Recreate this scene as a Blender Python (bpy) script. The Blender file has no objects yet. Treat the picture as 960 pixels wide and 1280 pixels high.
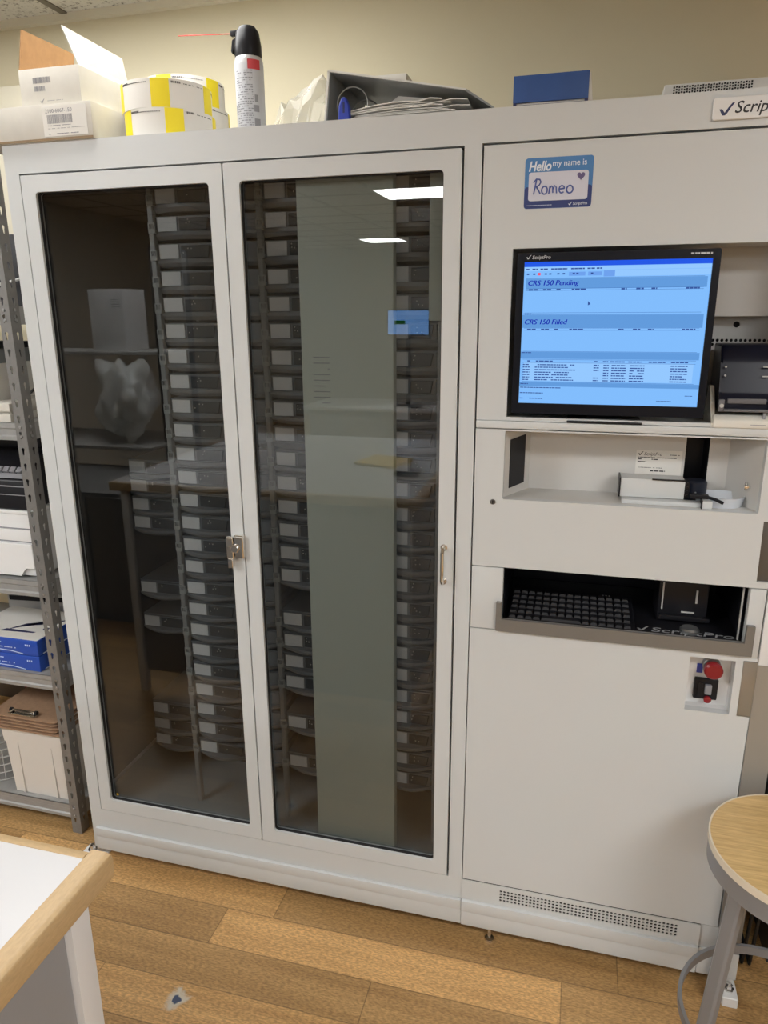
import bpy, bmesh, math, random
from mathutils import Vector, Matrix
random.seed(7)
S = bpy.context.scene
COL = S.collection
PI = math.pi
# ------------------------------------------------------------------ materials
def mat(name, c, rough=.5, metal=0., spec=.5, bump=0., bscale=200., var=0., coat=0., alpha=None):
    m = bpy.data.materials.new(name); m.use_nodes = True
    n = m.node_tree.nodes; l = m.node_tree.links; b = n['Principled BSDF']
    b.inputs['Base Color'].default_value = (*c, 1); b.inputs['Roughness'].default_value = rough
    b.inputs['Metallic'].default_value = metal; b.inputs['Specular IOR Level'].default_value = spec
    b.inputs['Coat Weight'].default_value = coat
    if bump or var:
        tc = n.new('ShaderNodeTexCoord'); nz = n.new('ShaderNodeTexNoise'); nz.inputs['Scale'].default_value = bscale
        nz.inputs['Detail'].default_value = 3
        l.new(tc.outputs['Object'], nz.inputs['Vector'])
        if bump:
            bp = n.new('ShaderNodeBump'); bp.inputs['Strength'].default_value = bump; bp.inputs['Distance'].default_value = .001
            l.new(nz.outputs['Fac'], bp.inputs['Height']); l.new(bp.outputs['Normal'], b.inputs['Normal'])
        if var:
            r = n.new('ShaderNodeValToRGB'); e = r.color_ramp.elements
            e[0].position = .3; e[1].position = .7
            e[0].color = (*[x*(1-var) for x in c], 1); e[1].color = (*[min(1, x*(1+var)) for x in c], 1)
            l.new(nz.outputs['Fac'], r.inputs['Fac']); l.new(r.outputs['Color'], b.inputs['Base Color'])
    return m
def emis(name, c, s=1.):
    m = bpy.data.materials.new(name); m.use_nodes = True
    n = m.node_tree.nodes; n.remove(n['Principled BSDF'])
    e = n.new('ShaderNodeEmission'); e.inputs[0].default_value = (*c, 1); e.inputs[1].default_value = s
    m.node_tree.links.new(e.outputs[0], n['Material Output'].inputs[0]); return m
def glass_mat(name, tint, f0, gain=.6):
    m = bpy.data.materials.new(name); m.use_nodes = True
    n = m.node_tree.nodes; l = m.node_tree.links; n.remove(n['Principled BSDF'])
    t = n.new('ShaderNodeBsdfTransparent'); t.inputs[0].default_value = (*tint, 1)
    g = n.new('ShaderNodeBsdfGlossy'); g.inputs['Roughness'].default_value = .0
    lw = n.new('ShaderNodeLayerWeight'); lw.inputs[0].default_value = .5
    p = n.new('ShaderNodeMath'); p.operation = 'POWER'; p.inputs[1].default_value = 4
    a = n.new('ShaderNodeMath'); a.operation = 'MULTIPLY_ADD'; a.inputs[1].default_value = gain; a.inputs[2].default_value = f0
    mx = n.new('ShaderNodeMixShader')
    l.new(lw.outputs['Facing'], p.inputs[0]); l.new(p.outputs[0], a.inputs[0]); l.new(a.outputs[0], mx.inputs[0])
    l.new(t.outputs[0], mx.inputs[1]); l.new(g.outputs[0], mx.inputs[2]); l.new(mx.outputs[0], n['Material Output'].inputs[0])
    return m
def grain_mat(name, c1, c2, scale, rough=.45, attr=None, axis=0, fine=1.0, bump=.05, lo=.72, hi=1.2):
    """wood: noise stretched along an axis; attr = per-plank tone attribute"""
    m = bpy.data.materials.new(name); m.use_nodes = True
    n = m.node_tree.nodes; l = m.node_tree.links; b = n['Principled BSDF']; b.inputs['Roughness'].default_value = rough
    tc = n.new('ShaderNodeTexCoord'); mp = n.new('ShaderNodeMapping')
    sc = [scale*1.0]*3; sc[axis] = scale*.06; mp.inputs['Scale'].default_value = sc
    nz = n.new('ShaderNodeTexNoise'); nz.inputs['Scale'].default_value = 1; nz.inputs['Detail'].default_value = 6; nz.inputs['Roughness'].default_value = .65
    l.new(tc.outputs['Object'], mp.inputs[0])
    src = mp.outputs[0]
    if attr:
        at = n.new('ShaderNodeAttribute'); at.attribute_name = attr
        ad = n.new('ShaderNodeVectorMath'); ad.operation = 'MULTIPLY_ADD'; ad.inputs[1].default_value = (37, 91, 13)
        l.new(at.outputs['Color'], ad.inputs[0]); l.new(mp.outputs[0], ad.inputs[2]); src = ad.outputs[0]
    l.new(src, nz.inputs['Vector'])
    r = n.new('ShaderNodeValToRGB'); e = r.color_ramp.elements; e[0].position = .32; e[1].position = .68
    e[0].color = (*c1, 1); e[1].color = (*c2, 1); l.new(nz.outputs['Fac'], r.inputs[0])
    out = r.outputs[0]
    n2 = n.new('ShaderNodeTexNoise'); n2.inputs['Scale'].default_value = 330*fine; n2.inputs['Detail'].default_value = 2
    mp2 = n.new('ShaderNodeMapping'); s2 = [1, 1, 1]; s2[axis] = .35; mp2.inputs['Scale'].default_value = s2
    l.new(tc.outputs['Object'], mp2.inputs[0]); l.new(mp2.outputs[0], n2.inputs['Vector'])
    r2 = n.new('ShaderNodeMapRange'); r2.inputs[1].default_value = .35; r2.inputs[2].default_value = .65; r2.inputs[3].default_value = lo; r2.inputs[4].default_value = hi
    l.new(n2.outputs['Fac'], r2.inputs[0])
    mm = n.new('ShaderNodeMix'); mm.data_type = 'RGBA'; mm.blend_type = 'MULTIPLY'; mm.inputs[0].default_value = 1
    l.new(out, mm.inputs[6]); l.new(r2.outputs[0], mm.inputs[7]); out = mm.outputs[2]
    if attr:
        sp = n.new('ShaderNodeSeparateColor'); l.new(at.outputs['Color'], sp.inputs[0])
        m2 = n.new('ShaderNodeMix'); m2.data_type = 'RGBA'; m2.blend_type = 'MULTIPLY'; m2.inputs[0].default_value = 1
        l.new(out, m2.inputs[6]); l.new(sp.outputs[0], m2.inputs[7]); out = m2.outputs[2]
    l.new(out, b.inputs['Base Color'])
    if bump:
        bp = n.new('ShaderNodeBump'); bp.inputs['Strength'].default_value = bump; bp.inputs['Distance'].default_value = .002
        l.new(nz.outputs['Fac'], bp.inputs['Height']); l.new(bp.outputs['Normal'], b.inputs['Normal'])
    return m, out, b
M = {}
M['paint'] = mat('white_powder_coat', (.585, .603, .608), .38, bump=.06, bscale=900)
M['paint2'] = mat('white_powder_coat_frame', (.60, .59, .57), .42, bump=.06, bscale=900)
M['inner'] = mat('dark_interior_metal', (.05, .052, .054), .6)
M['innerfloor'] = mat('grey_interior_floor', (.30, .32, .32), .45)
M['column'] = mat('grey_column_metal', (.46, .50, .45), .45)
M['post'] = mat('rack_post_grey', (.30, .31, .31), .45)
M['glass'] = glass_mat('tinted_door_glass', (.745, .755, .755), .062, .5)
M['chrome'] = mat('chrome', (.75, .74, .72), .14, 1.)
M['steel'] = mat('brushed_steel', (.34, .345, .345), .36, .85, bump=.1, bscale=400)
M['traysteel'] = mat('brushed_tray_steel', (.20, .195, .187), .38, .35, bump=.1, bscale=400)
M['steeldark'] = mat('dark_steel_pull', (.115, .105, .095), .42, .4)
M['black'] = mat('black_plastic', (.010, .010, .013), .35, spec=.25)
M['blackm'] = mat('matt_black', (.008, .008, .009), .75)
M['gap'] = mat('dark_gap', (.01, .01, .01), .9)
M['bezel'] = mat('monitor_black', (.006, .007, .012), .28, spec=.18)
M['drawer'] = mat('smoke_grey_plastic', (.20, .215, .23), .3)
M['drawer2'] = mat('smoke_grey_window', (.07, .078, .085), .16)
M['label'] = mat('paper_label', (.74, .76, .78), .6)
M['tab'] = mat('tab_grey', (.36, .38, .38), .35)
M['pill'] = mat('tablet_white', (.7, .68, .62), .5)
M['white'] = mat('white_plastic', (.74, .74, .74), .4)
M['greyw'] = mat('light_grey_plastic', (.52, .52, .51), .45)
M['paper'] = mat('white_paper', (.76, .74, .70), .8)
M['paperw'] = mat('white_carton', (.61, .585, .53), .7, var=.03, bscale=30)
M['kraft'] = mat('brown_kraft', (.36, .20, .085), .8, var=.08, bscale=60)
M['yellow'] = mat('label_yellow', (.86, .70, .02), .5)
M['ink'] = mat('black_ink', (.02, .02, .025), .6)
M['inkgrey'] = mat('grey_ink', (.25, .25, .27), .6)
M['navy'] = mat('navy_print', (.012, .018, .09), .4)
M['red'] = mat('red_plastic', (.22, .008, .014), .3)
M['redstraw'] = mat('red_straw', (.62, .04, .02), .4)
M['blue'] = mat('blue_cover', (.022, .075, .26), .5, var=.06, bscale=40)
M['bluepack'] = mat('blue_paper_wrap', (.015, .07, .40), .35)
M['bluepen'] = mat('blue_clip_plastic', (.02, .045, .38), .35)
M['skyblue'] = mat('sticker_blue', (.06, .20, .46), .35)
M['stickernavy'] = mat('sticker_navy', (.018, .035, .16), .35)
M['stickerwhite'] = mat('sticker_white', (.60, .61, .70), .45)
M['penblue'] = mat('pen_blue', (.07, .11, .36), .5)
M['heart'] = mat('heart_grey', (.12, .09, .2), .5)
M['binder'] = mat('grey_binder', (.21, .22, .22), .5)
M['binderw'] = mat('binder_edge', (.66, .65, .62), .5)
M['rack'] = mat('grey_rack_steel', (.21, .205, .20), .42, .3, var=.06, bscale=80)
M['rackshelf'] = mat('grey_shelf_steel', (.32, .32, .315), .4, .2, var=.06, bscale=50)
M['green'] = mat('dark_green_card', (.02, .055, .012), .7)
M['clipboard'] = mat('hardboard_brown', (.34, .21, .13), .7, var=.1, bscale=100)
M['bin'] = mat('white_bin_plastic', (.70, .67, .63), .5)
M['laminate'] = mat('white_laminate', (.60, .60, .615), .3)
M['tablemetal'] = mat('white_table_leg', (.72, .72, .73), .4)
M['tablegrey'] = mat('grey_table_panel', (.30, .30, .31), .5)
M['stoolmetal'] = mat('grey_stool_metal', (.24, .24, .25), .42, .25)
M['cream'] = mat('cream_metal', (.68, .64, .52), .5)
M['creamplastic'] = mat('cream_white_side', (.70, .68, .62), .6)
M['cable'] = mat('black_cable', (.012, .012, .013), .45)
M['greycable'] = mat('grey_cable', (.45, .45, .44), .5)
def cloud(name, c, t=.45):
    m = bpy.data.materials.new(name); m.use_nodes = True
    n = m.node_tree.nodes; l = m.node_tree.links; b = n['Principled BSDF']
    b.inputs['Base Color'].default_value = (*c, 1); b.inputs['Roughness'].default_value = .25
    tr = n.new('ShaderNodeBsdfTransparent'); mx = n.new('ShaderNodeMixShader'); mx.inputs[0].default_value = 1-t
    l.new(tr.outputs[0], mx.inputs[1]); l.new(b.outputs[0], mx.inputs[2]); l.new(mx.outputs[0], n['Material Output'].inputs[0])
    return m
M['bag'] = cloud('clear_plastic_bag', (.66, .64, .56), .60)
M['bagroom'] = cloud('white_plastic_bag', (.85, .86, .84), .05)
M['acrylic'] = cloud('frosted_tray', (.70, .74, .80), .15)
M['oak'], _, _ = grain_mat('oak_edge', (.50, .345, .175), (.56, .395, .21), 60, .45, axis=1, lo=.95, hi=1.05, bump=0)
M['oakx'], _, _ = grain_mat('oak_edge_long', (.50, .345, .175), (.56, .395, .21), 60, .45, axis=0, lo=.95, hi=1.05, bump=0)
M['seatwood'], _, _ = grain_mat('stool_seat_wood', (.46, .295, .115), (.66, .46, .21), 210, .4, axis=0, fine=.3, bump=0, lo=.95, hi=1.05)
# ------------------------------------------------------------------ mesh builder
class MB:
    def __init__(s): s.bm = bmesh.new()
    def _bev(s, verts, b, seg=2):
        if b > 0:
            ed = {e for v in verts for e in v.link_edges}
            bmesh.ops.bevel(s.bm, geom=list(ed), offset=b, segments=seg, affect='EDGES', profile=.6)
    def box(s, x0, x1, y0, y1, z0, z1, b=.0012, seg=2, rot=None, piv=None):
        if x1 < x0: x0, x1 = x1, x0
        if y1 < y0: y0, y1 = y1, y0
        if z1 < z0: z0, z1 = z1, z0
        r = bmesh.ops.create_cube(s.bm, size=1); vs = r['verts']
        for v in vs: v.co = Vector(((x0+x1)/2+v.co.x*(x1-x0), (y0+y1)/2+v.co.y*(y1-y0), (z0+z1)/2+v.co.z*(z1-z0)))
        if rot:
            c = Vector(piv) if piv else Vector(((x0+x1)/2, (y0+y1)/2, (z0+z1)/2))
            R = Matrix.Rotation(rot[1], 3, rot[0])
            for v in vs: v.co = R @ (v.co-c)+c
        b = min(b, .45*min(x1-x0, y1-y0, z1-z0))
        s._bev(vs, b, seg); return s
    def loop(s, pts): return [s.bm.verts.new(p) for p in pts]
    def loft(s, rings, cap=True, closed=True):
        R = [s.loop(r) for r in rings]; n = len(R[0])
        for a, b in zip(R, R[1:]):
            for i in range(n if closed else n-1):
                j = (i+1) % n
                s.bm.faces.new((a[i], a[j], b[j], b[i]))
        if cap and closed:
            s.bm.faces.new(R[0][::-1]); s.bm.faces.new(R[-1])
        return s
    def prism(s, poly, axis, a, b, bev=0.):
        """poly: 2D list; axis 'x': (y,z), 'y': (x,z), 'z': (x,y)"""
        def P(p, t): return {'x': (t, p[0], p[1]), 'y': (p[0], t, p[1]), 'z': (p[0], p[1], t)}[axis]
        n0 = len(s.bm.verts)
        s.loft([[P(p, a) for p in poly], [P(p, b) for p in poly]])
        if bev:
            s.bm.verts.ensure_lookup_table()
            vs = [s.bm.verts[i] for i in range(n0, len(s.bm.verts))]
            s._bev(vs, bev, 1)
        return s
    def plate(s, outer, holes, axis, a, b):
        """flat plate with real holes"""
        def P(p, t): return {'x': (t, p[0], p[1]), 'y': (p[0], t, p[1]), 'z': (p[0], p[1], t)}[axis]
        bm2 = bmesh.new(); ed = []
        for lp in [outer]+holes:
            vs = [bm2.verts.new(P(p, a)) for p in lp]
            for i in range(len(vs)): ed.append(bm2.edges.new((vs[i], vs[(i+1) % len(vs)])))
        bmesh.ops.triangle_fill(bm2, edges=ed, use_beauty=True)
        g = bmesh.ops.extrude_face_region(bm2, geom=list(bm2.faces))
        d = Vector(P((0, 0), b))-Vector(P((0, 0), a))
        for e in g['geom']:
            if isinstance(e, bmesh.types.BMVert): e.co += d
        me = bpy.data.meshes.new('tmp'); bm2.to_mesh(me); bm2.free(); s.bm.from_mesh(me); bpy.data.meshes.remove(me)
        return s
    def cyl(s, p, q, r, seg=20, r2=None, bev=0.):
        p = Vector(p); q = Vector(q); d = (q-p).normalized(); u = d.orthogonal().normalized(); w = d.cross(u)
        r2 = r if r2 is None else r2
        def ring(c, rr): return [c+(u*math.cos(2*PI*i/seg)+w*math.sin(2*PI*i/seg))*rr for i in range(seg)]
        if bev:
            return s.loft([ring(p, r-bev), ring(p+d*bev, r), ring(q-d*bev, r2), ring(q, r2-bev)])
        return s.loft([ring(p, r), ring(q, r2)])
    def lathe(s, c, prof, seg=32):
        """prof: (r, z) list about the z axis through c"""
        return s.loft([[(c[0]+r*math.cos(2*PI*i/seg), c[1]+r*math.sin(2*PI*i/seg), c[2]+z) for i in range(seg)] for r, z in prof])
    def tube(s, pts, r, seg=8, closed=False):
        pts = [Vector(p) for p in pts]; n = len(pts); rings = []; u = None
        for i, p in enumerate(pts):
            a = pts[(i-1) % n] if closed or i > 0 else p; b = pts[(i+1) % n] if closed or i < n-1 else p
            d = (b-a).normalized()
            u = d.orthogonal().normalized() if u is None else (u-d*u.dot(d)).normalized()
            w = d.cross(u)
            rings.append([p+(u*math.cos(2*PI*k/seg)+w*math.sin(2*PI*k/seg))*r for k in range(seg)])
        if closed: rings.append(rings[0])
        return s.loft(rings, cap=not closed)
    def torus(s, c, R, r, axis='y', seg=40, a0=0, a1=2*PI, sq=None):
        pts = []
        full = abs(a1-a0-2*PI) < 1e-6; n = seg if full else seg+1
        for i in range(n):
            t = a0+(a1-a0)*i/seg; x, y = R*math.cos(t), R*math.sin(t)
            pts.append({'y': (c[0]+x, c[1], c[2]+y), 'z': (c[0]+x, c[1]+y, c[2]), 'x': (c[0], c[1]+x, c[2]+y)}[axis])
        return s.tube(pts, r, closed=full)
    def band(s, c, R, t, h, seg=64, a0=0., a1=2*PI):
        """flat ring about z: radius R, thickness t, height h"""
        full = abs(a1-a0-2*PI) < 1e-6; rings = []
        for i in range(seg+1):
            a = a0+(a1-a0)*i/seg; cs, sn = math.cos(a), math.sin(a)
            rings.append([(c[0]+(R+k)*cs, c[1]+(R+k)*sn, c[2]+z) for k, z in ((-t/2, 0), (t/2, 0), (t/2, h), (-t/2, h))])
        return s.loft(rings, cap=not full)
    def quad(s, a, b, c, d): s.bm.faces.new(s.loop((a, b, c, d))); return s
def rrect(x0, x1, z0, z1, r, n=6):
    out = []
    for cx, cz, a in ((x1-r, z1-r, 0), (x0+r, z1-r, PI/2), (x0+r, z0+r, PI), (x1-r, z0+r, 3*PI/2)):
        out += [(cx+r*math.cos(a+PI/2*i/n), cz+r*math.sin(a+PI/2*i/n)) for i in range(n+1)]
    return out
def rect(x0, x1, z0, z1): return [(x0, z0), (x1, z0), (x1, z1), (x0, z1)]
def circ(x, z, r, n=10): return [(x+r*math.cos(2*PI*i/n), z+r*math.sin(2*PI*i/n)) for i in range(n)]
ORG = {}
def tag(o, label=None, cat=None, group=None, kind=None):
    for k, v in (('label', label), ('category', cat), ('group', group), ('kind', kind)):
        if v: o[k] = v
    return o
def thing(name, loc, label, cat, group=None):
    o = bpy.data.objects.new(name, None); COL.objects.link(o); o.location = loc; o.empty_display_size = .05
    ORG[o.name] = Vector(loc); return tag(o, label, cat, group)
def part(name, mb, m, parent=None, label=None, smooth=True, kind=None, org=None, angle=35):
    """one mesh object, built in world metres, made local to its thing's base"""
    bm = mb.bm
    L = ORG[parent.name] if parent is not None else Vector(org or (0, 0, 0))
    if L.length: bmesh.ops.translate(bm, verts=bm.verts, vec=-L)
    bmesh.ops.recalc_face_normals(bm, faces=bm.faces)
    if smooth:
        for f in bm.faces: f.smooth = True
        ca = math.radians(angle)
        for e in bm.edges:
            if len(e.link_faces) != 2 or e.calc_face_angle(0) > ca: e.smooth = False
    me = bpy.data.meshes.new(name); bm.to_mesh(me); bm.free()
    for x in (m if isinstance(m, (list, tuple)) else [m]): me.materials.append(M[x] if isinstance(x, str) else x)
    o = bpy.data.objects.new(name, me); COL.objects.link(o)
    if parent is not None: o.parent = parent; ORG[o.name] = L
    else: o.location = L; ORG[o.name] = L
    return tag(o, label, kind=kind)
def dup(root, loc, label, group=None):
    r = root.copy(); COL.objects.link(r); r.location = loc; ORG[r.name] = Vector(loc); r['label'] = label
    if group: r['group'] = group
    for ch in root.children:
        c = ch.copy(); COL.objects.link(c); c.parent = r
        for g in ch.children:
            d = g.copy(); COL.objects.link(d); d.parent = c
    return r
def struct(name, mb, m, **k): return tag(part(name, mb, m, **k), kind='structure')
def text_mb(body, size, place, shear=0., ext=.0002, off=0., align='LEFT', sx=1., mb=None):
    """place(u, v, w) -> world; text metres u right, v up, w out"""
    cu = bpy.data.curves.new('t', 'FONT'); cu.body = body; cu.size = size; cu.shear = shear; cu.extrude = ext; cu.offset = off
    cu.align_x = align; cu.resolution_u = 3
    ob = bpy.data.objects.new('t', cu); COL.objects.link(ob)
    dg = bpy.context.evaluated_depsgraph_get(); me = bpy.data.meshes.new_from_object(ob.evaluated_get(dg))
    bpy.data.objects.remove(ob); bpy.data.curves.remove(cu)
    mb = mb or MB(); n0 = len(mb.bm.verts); mb.bm.from_mesh(me); bpy.data.meshes.remove(me); mb.bm.verts.ensure_lookup_table()
    for v in list(mb.bm.verts)[n0:]: v.co = Vector(place(v.co.x*sx, v.co.y, v.co.z))
    return mb
def front(x0, z0, y): return lambda u, v, w: (x0+u, y-w, z0+v)
def stroke(mb, pts, r, y):
    """flat pen stroke on a front-facing surface"""
    mb.tube([(x, y, z) for x, z in pts], r, 6); return mb
def check_mb(x, z, s, y, mb=None):
    """tick logo: short left arm and sweeping right arm; s = width"""
    mb = mb or MB()
    a = [(0, .42), (.2, .42), (.36, .2), (.46, .12), (.52, .18), (.72, .62), (.86, .86), (1, 1), (.8, .98), (.62, .84), (.5, .62), (.4, .4), (.3, .36)]
    a = [(0, .44), (.16, .46), (.33, .17), (.52, .19), (.70, .62), (.84, .88), (1, 1), (.76, 1), (.56, .78), (.40, .42)]
    P = [(0, .50), (.17, .52), (.36, .22), (.60, .66), (.80, .95), (1, 1.02), (.74, .60), (.52, .14), (.40, 0), (.22, 0)]
    mb.prism([(x+s*u, z+s*v*.8) for u, v in P], 'y', y, y-.0004); return mb
def dashes(mb, x0, x1, z, h, y, seed, fill=.75, d=.0003, wmin=1., wmax=5.):
    """a row of illegible print: little dashes"""
    rn = random.Random(seed); x = x0
    while x < x1-h*.5:
        w = min(h*rn.uniform(wmin, wmax), x1-x)
        if rn.random() < fill: mb.box(x, x+w, y-d, y, z-h/2, z+h/2, 0)
        x += w+h*.5
    return mb
# ------------------------------------------------------------------ camera
cam_d = bpy.data.cameras.new('camera'); cam = bpy.data.objects.new('camera', cam_d); COL.objects.link(cam); S.camera = cam
cam_d.sensor_fit = 'VERTICAL'; cam_d.sensor_height = 24; cam_d.lens = 900.81/1280*24; cam_d.clip_start = .05; cam_d.clip_end = 60
yaw, pit, rol = math.radians(15.0713), math.radians(-15.4976), math.radians(-.333)
fw = Vector((-math.sin(yaw)*math.cos(pit), math.cos(yaw)*math.cos(pit), math.sin(pit)))
rt = Vector((math.cos(yaw), math.sin(yaw), 0)); up = rt.cross(fw)
r2 = rt*math.cos(rol)+up*math.sin(rol); u2 = -rt*math.sin(rol)+up*math.cos(rol)
cam.matrix_world = Matrix(((r2.x, u2.x, -fw.x, 1.34089), (r2.y, u2.y, -fw.y, -1.55954), (r2.z, u2.z, -fw.z, 1.61912), (0, 0, 0, 1)))
# ------------------------------------------------------------------ room
WY, CZ = .76, 2.55           # back wall, ceiling
XL, XR, YF = -3.2, 4.6, -9.6
M['wall'] = mat('cream_wall_paint', (.65, .595, .435), .75, bump=.15, bscale=160)
M['wallroom'] = mat('pale_wall_paint', (.50, .48, .42), .8, bump=.1, bscale=160)
M['sagegreen'] = mat('pale_green_paint', (.42, .44, .30), .7)
struct('wall_back', MB().box(XL-.1, XR+.1, WY, WY+.1, 0, CZ, 0), 'wall')
struct('wall_left', MB().box(XL-.1, XL, YF, WY, 0, CZ, 0), 'wallroom')
struct('wall_right', MB().box(XR, XR+.1, YF, WY, 0, CZ, 0), 'wallroom')
struct('wall_front', MB().box(XL-.1, XR+.1, YF-.1, YF, 0, CZ, 0), 'wallroom')
struct('baseboard_back', MB().box(XL, XR, WY-.012, WY, 0, .1, .003), mat('baseboard_brown', (.08, .06, .045), .5))
def ceiling_mat():
    m = mat('speckled_ceiling_tile', (.66, .64, .58), .9)
    n = m.node_tree.nodes; l = m.node_tree.links; b = n['Principled BSDF']
    tc = n.new('ShaderNodeTexCoord'); nz = n.new('ShaderNodeTexNoise'); nz.inputs['Scale'].default_value = 70; nz.inputs['Detail'].default_value = 4; nz.inputs['Roughness'].default_value = .7
    r = n.new('ShaderNodeValToRGB'); e = r.color_ramp.elements; e[0].position = .36; e[0].color = (.20, .18, .15, 1); e[1].position = .46; e[1].color = (.66, .64, .58, 1)
    l.new(tc.outputs['Object'], nz.inputs['Vector']); l.new(nz.outputs['Fac'], r.inputs[0]); l.new(r.outputs[0], b.inputs['Base Color'])
    bp = n.new('ShaderNodeBump'); bp.inputs['Strength'].default_value = .5; bp.inputs['Distance'].default_value = .004
    l.new(r.outputs[0], bp.inputs['Height']); l.new(bp.outputs[0], b.inputs['Normal']); return m
GX, GY, G = -.33, -.25, .61   # ceiling grid
lamps = [(-.64, -.25), (2.11, -2.28), (-1.55, -2.28), (-.33, -4.72), (2.11, -5.33), (-2.16, -2.89), (-1.55, -8.38), (1.5, -8.38)]  # unseen lamp before the shelving rack added to light the header
struct('ceiling', MB().box(XL-.1, XR+.1, YF-.1, WY+.1, CZ, CZ+.08, 0), ceiling_mat())
g = MB(); k = -12
for k in range(-5, 9):
    x = GX+k*G
    if XL < x < XR: g.box(x-.012, x+.012, YF, WY, CZ-.004, CZ, 0)
for k in range(-16, 2):
    y = GY+k*G+.61
    if YF < y < WY: g.box(XL, XR, y-.012, y+.012, CZ-.0045, CZ, 0)
struct('trim_1', g, mat('ceiling_grid_bar', (.16, .14, .11), .5))
g = MB(); g.box(XL, XR, WY-.022, WY, CZ-.022, CZ, 0)
struct('trim_2', g, M['cream'])
M['lampglow'] = emis('fluorescent_diffuser', (.985, .995, .99), 27.)
M['lampdim'] = emis('fluorescent_diffuser_dimmed', (1., .99, .96), 11.5)  # near panel glows weaker to keep the header from overexposing
M['lampframe'] = mat('lamp_frame_white', (.75, .74, .70), .4)
ORDL = ['over the white robot cabinet', 'to the right, nearest the stool', 'nearer left, added unseen to light the cabinet front', 'third row back on the left', 'third row back on the right',
        'over the storage rack', 'far back on the left', 'far back on the right']
for i, (lx, ly) in enumerate(lamps):
    lw = .61 if i == 6 else 1.22
    t = thing('ceiling_light', (lx+lw/2, ly+.305, CZ), 'recessed fluorescent ceiling light panel '+ORDL[i], 'ceiling light', 'fluorescent ceiling lights')
    part('frame', MB().plate(rect(lx+.015, lx+lw-.015, ly+.015, ly+.595), [rrect(lx+.05, lx+lw-.05, ly+.05, ly+.56, .01)], 'z', CZ-.03, CZ-.002), 'lampframe', t)
    part('diffuser', MB().box(lx+.05, lx+lw-.05, ly+.05, ly+.56, CZ-.031, CZ-.020, 0), 'lampdim' if i == 0 else 'lampglow', t)
# floor: vinyl planks running along x
PW, PL = .12, .915
mF, colsock, bF = grain_mat('vinyl_wood_plank', (.40, .225, .085), (.59, .36, .15), 30, .42, attr='tone', axis=0, fine=.8, bump=.03)
nt = mF.node_tree; n = nt.nodes; l = nt.links
# plank seams and one worn-through spot
uv = n.new('ShaderNodeUVMap'); uv.uv_map = 'plank'
sp = n.new('ShaderNodeSeparateXYZ'); l.new(uv.outputs[0], sp.inputs[0])
def math_(op, a, b=None, c=None):
    q = n.new('ShaderNodeMath'); q.operation = op
    for i, v in enumerate((a, b, c)):
        if v is None: continue
        if isinstance(v, (int, float)): q.inputs[i].default_value = v
        else: l.new(v, q.inputs[i])
    return q.outputs[0]
ex = math_('MINIMUM', sp.outputs[0], math_('SUBTRACT', PL, sp.outputs[0]))
ey = math_('MINIMUM', sp.outputs[1], math_('SUBTRACT', PW, sp.outputs[1]))
ed = math_('MINIMUM', ex, ey)
sm = n.new('ShaderNodeMapRange'); sm.inputs[1].default_value = .0004; sm.inputs[2].default_value = .0022; sm.inputs[3].default_value = .52; sm.inputs[4].default_value = 1
l.new(ed, sm.inputs[0])
m1 = n.new('ShaderNodeMix'); m1.data_type = 'RGBA'; m1.blend_type = 'MULTIPLY'; m1.inputs[0].default_value = 1
l.new(colsock, m1.inputs[6]); l.new(sm.outputs[0], m1.inputs[7])
tc = n.new('ShaderNodeTexCoord'); sb = n.new('ShaderNodeVectorMath'); sb.operation = 'SUBTRACT'; sb.inputs[1].default_value = (.484, -.358, 0)
l.new(tc.outputs['Object'], sb.inputs[0])
nz = n.new('ShaderNodeTexNoise'); nz.inputs['Scale'].default_value = 45; nz.inputs['Detail'].default_value = 3; l.new(tc.outputs['Object'], nz.inputs['Vector'])
ln = n.new('ShaderNodeVectorMath'); ln.operation = 'LENGTH'; l.new(sb.outputs[0], ln.inputs[0])
wv = math_('MULTIPLY_ADD', math_('SUBTRACT', nz.outputs['Fac'], .5), .07, ln.outputs['Value'])
w1 = n.new('ShaderNodeMapRange'); w1.inputs[1].default_value = .034; w1.inputs[2].default_value = .016; l.new(wv, w1.inputs[0])
m2 = n.new('ShaderNodeMix'); m2.data_type = 'RGBA'; l.new(w1.outputs[0], m2.inputs[0]); l.new(m1.outputs[2], m2.inputs[6]); m2.inputs[7].default_value = (.60, .55, .46, 1)
w2 = n.new('ShaderNodeMapRange'); w2.inputs[1].default_value = .013; w2.inputs[2].default_value = .009; l.new(math_('MULTIPLY_ADD', math_('SUBTRACT', nz.outputs['Fac'], .5), .03, ln.outputs['Value']), w2.inputs[0])
m3 = n.new('ShaderNodeMix'); m3.data_type = 'RGBA'; l.new(w2.outputs[0], m3.inputs[0]); l.new(m2.outputs[2], m3.inputs[6]); m3.inputs[7].default_value = (.05, .07, .13, 1)
l.new(m3.outputs[2], bF.inputs['Base Color'])
bm = bmesh.new(); lay = bm.loops.layers.uv.new('plank');
offs = {0: .614, -1: .478, -2: .932, -3: .25, -4: .70}
tones = {(-1, 0): 1.26, (0, 0): .80, (0, -1): 1.10, (-2, 0): .86, (-2, -1): .86, (-2, 1): 1.2, (-1, -1): .84, (-1, 1): .88, (-3, 0): 1.15, (-3, -1): 1.22, (0, 1): .85, (-4, 0): 1.15}
rnd = random.Random(3); tvals = []
r0 = int(math.floor((YF+.07)/PW))-1; r1 = int(math.ceil((WY+.07)/PW))
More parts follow.
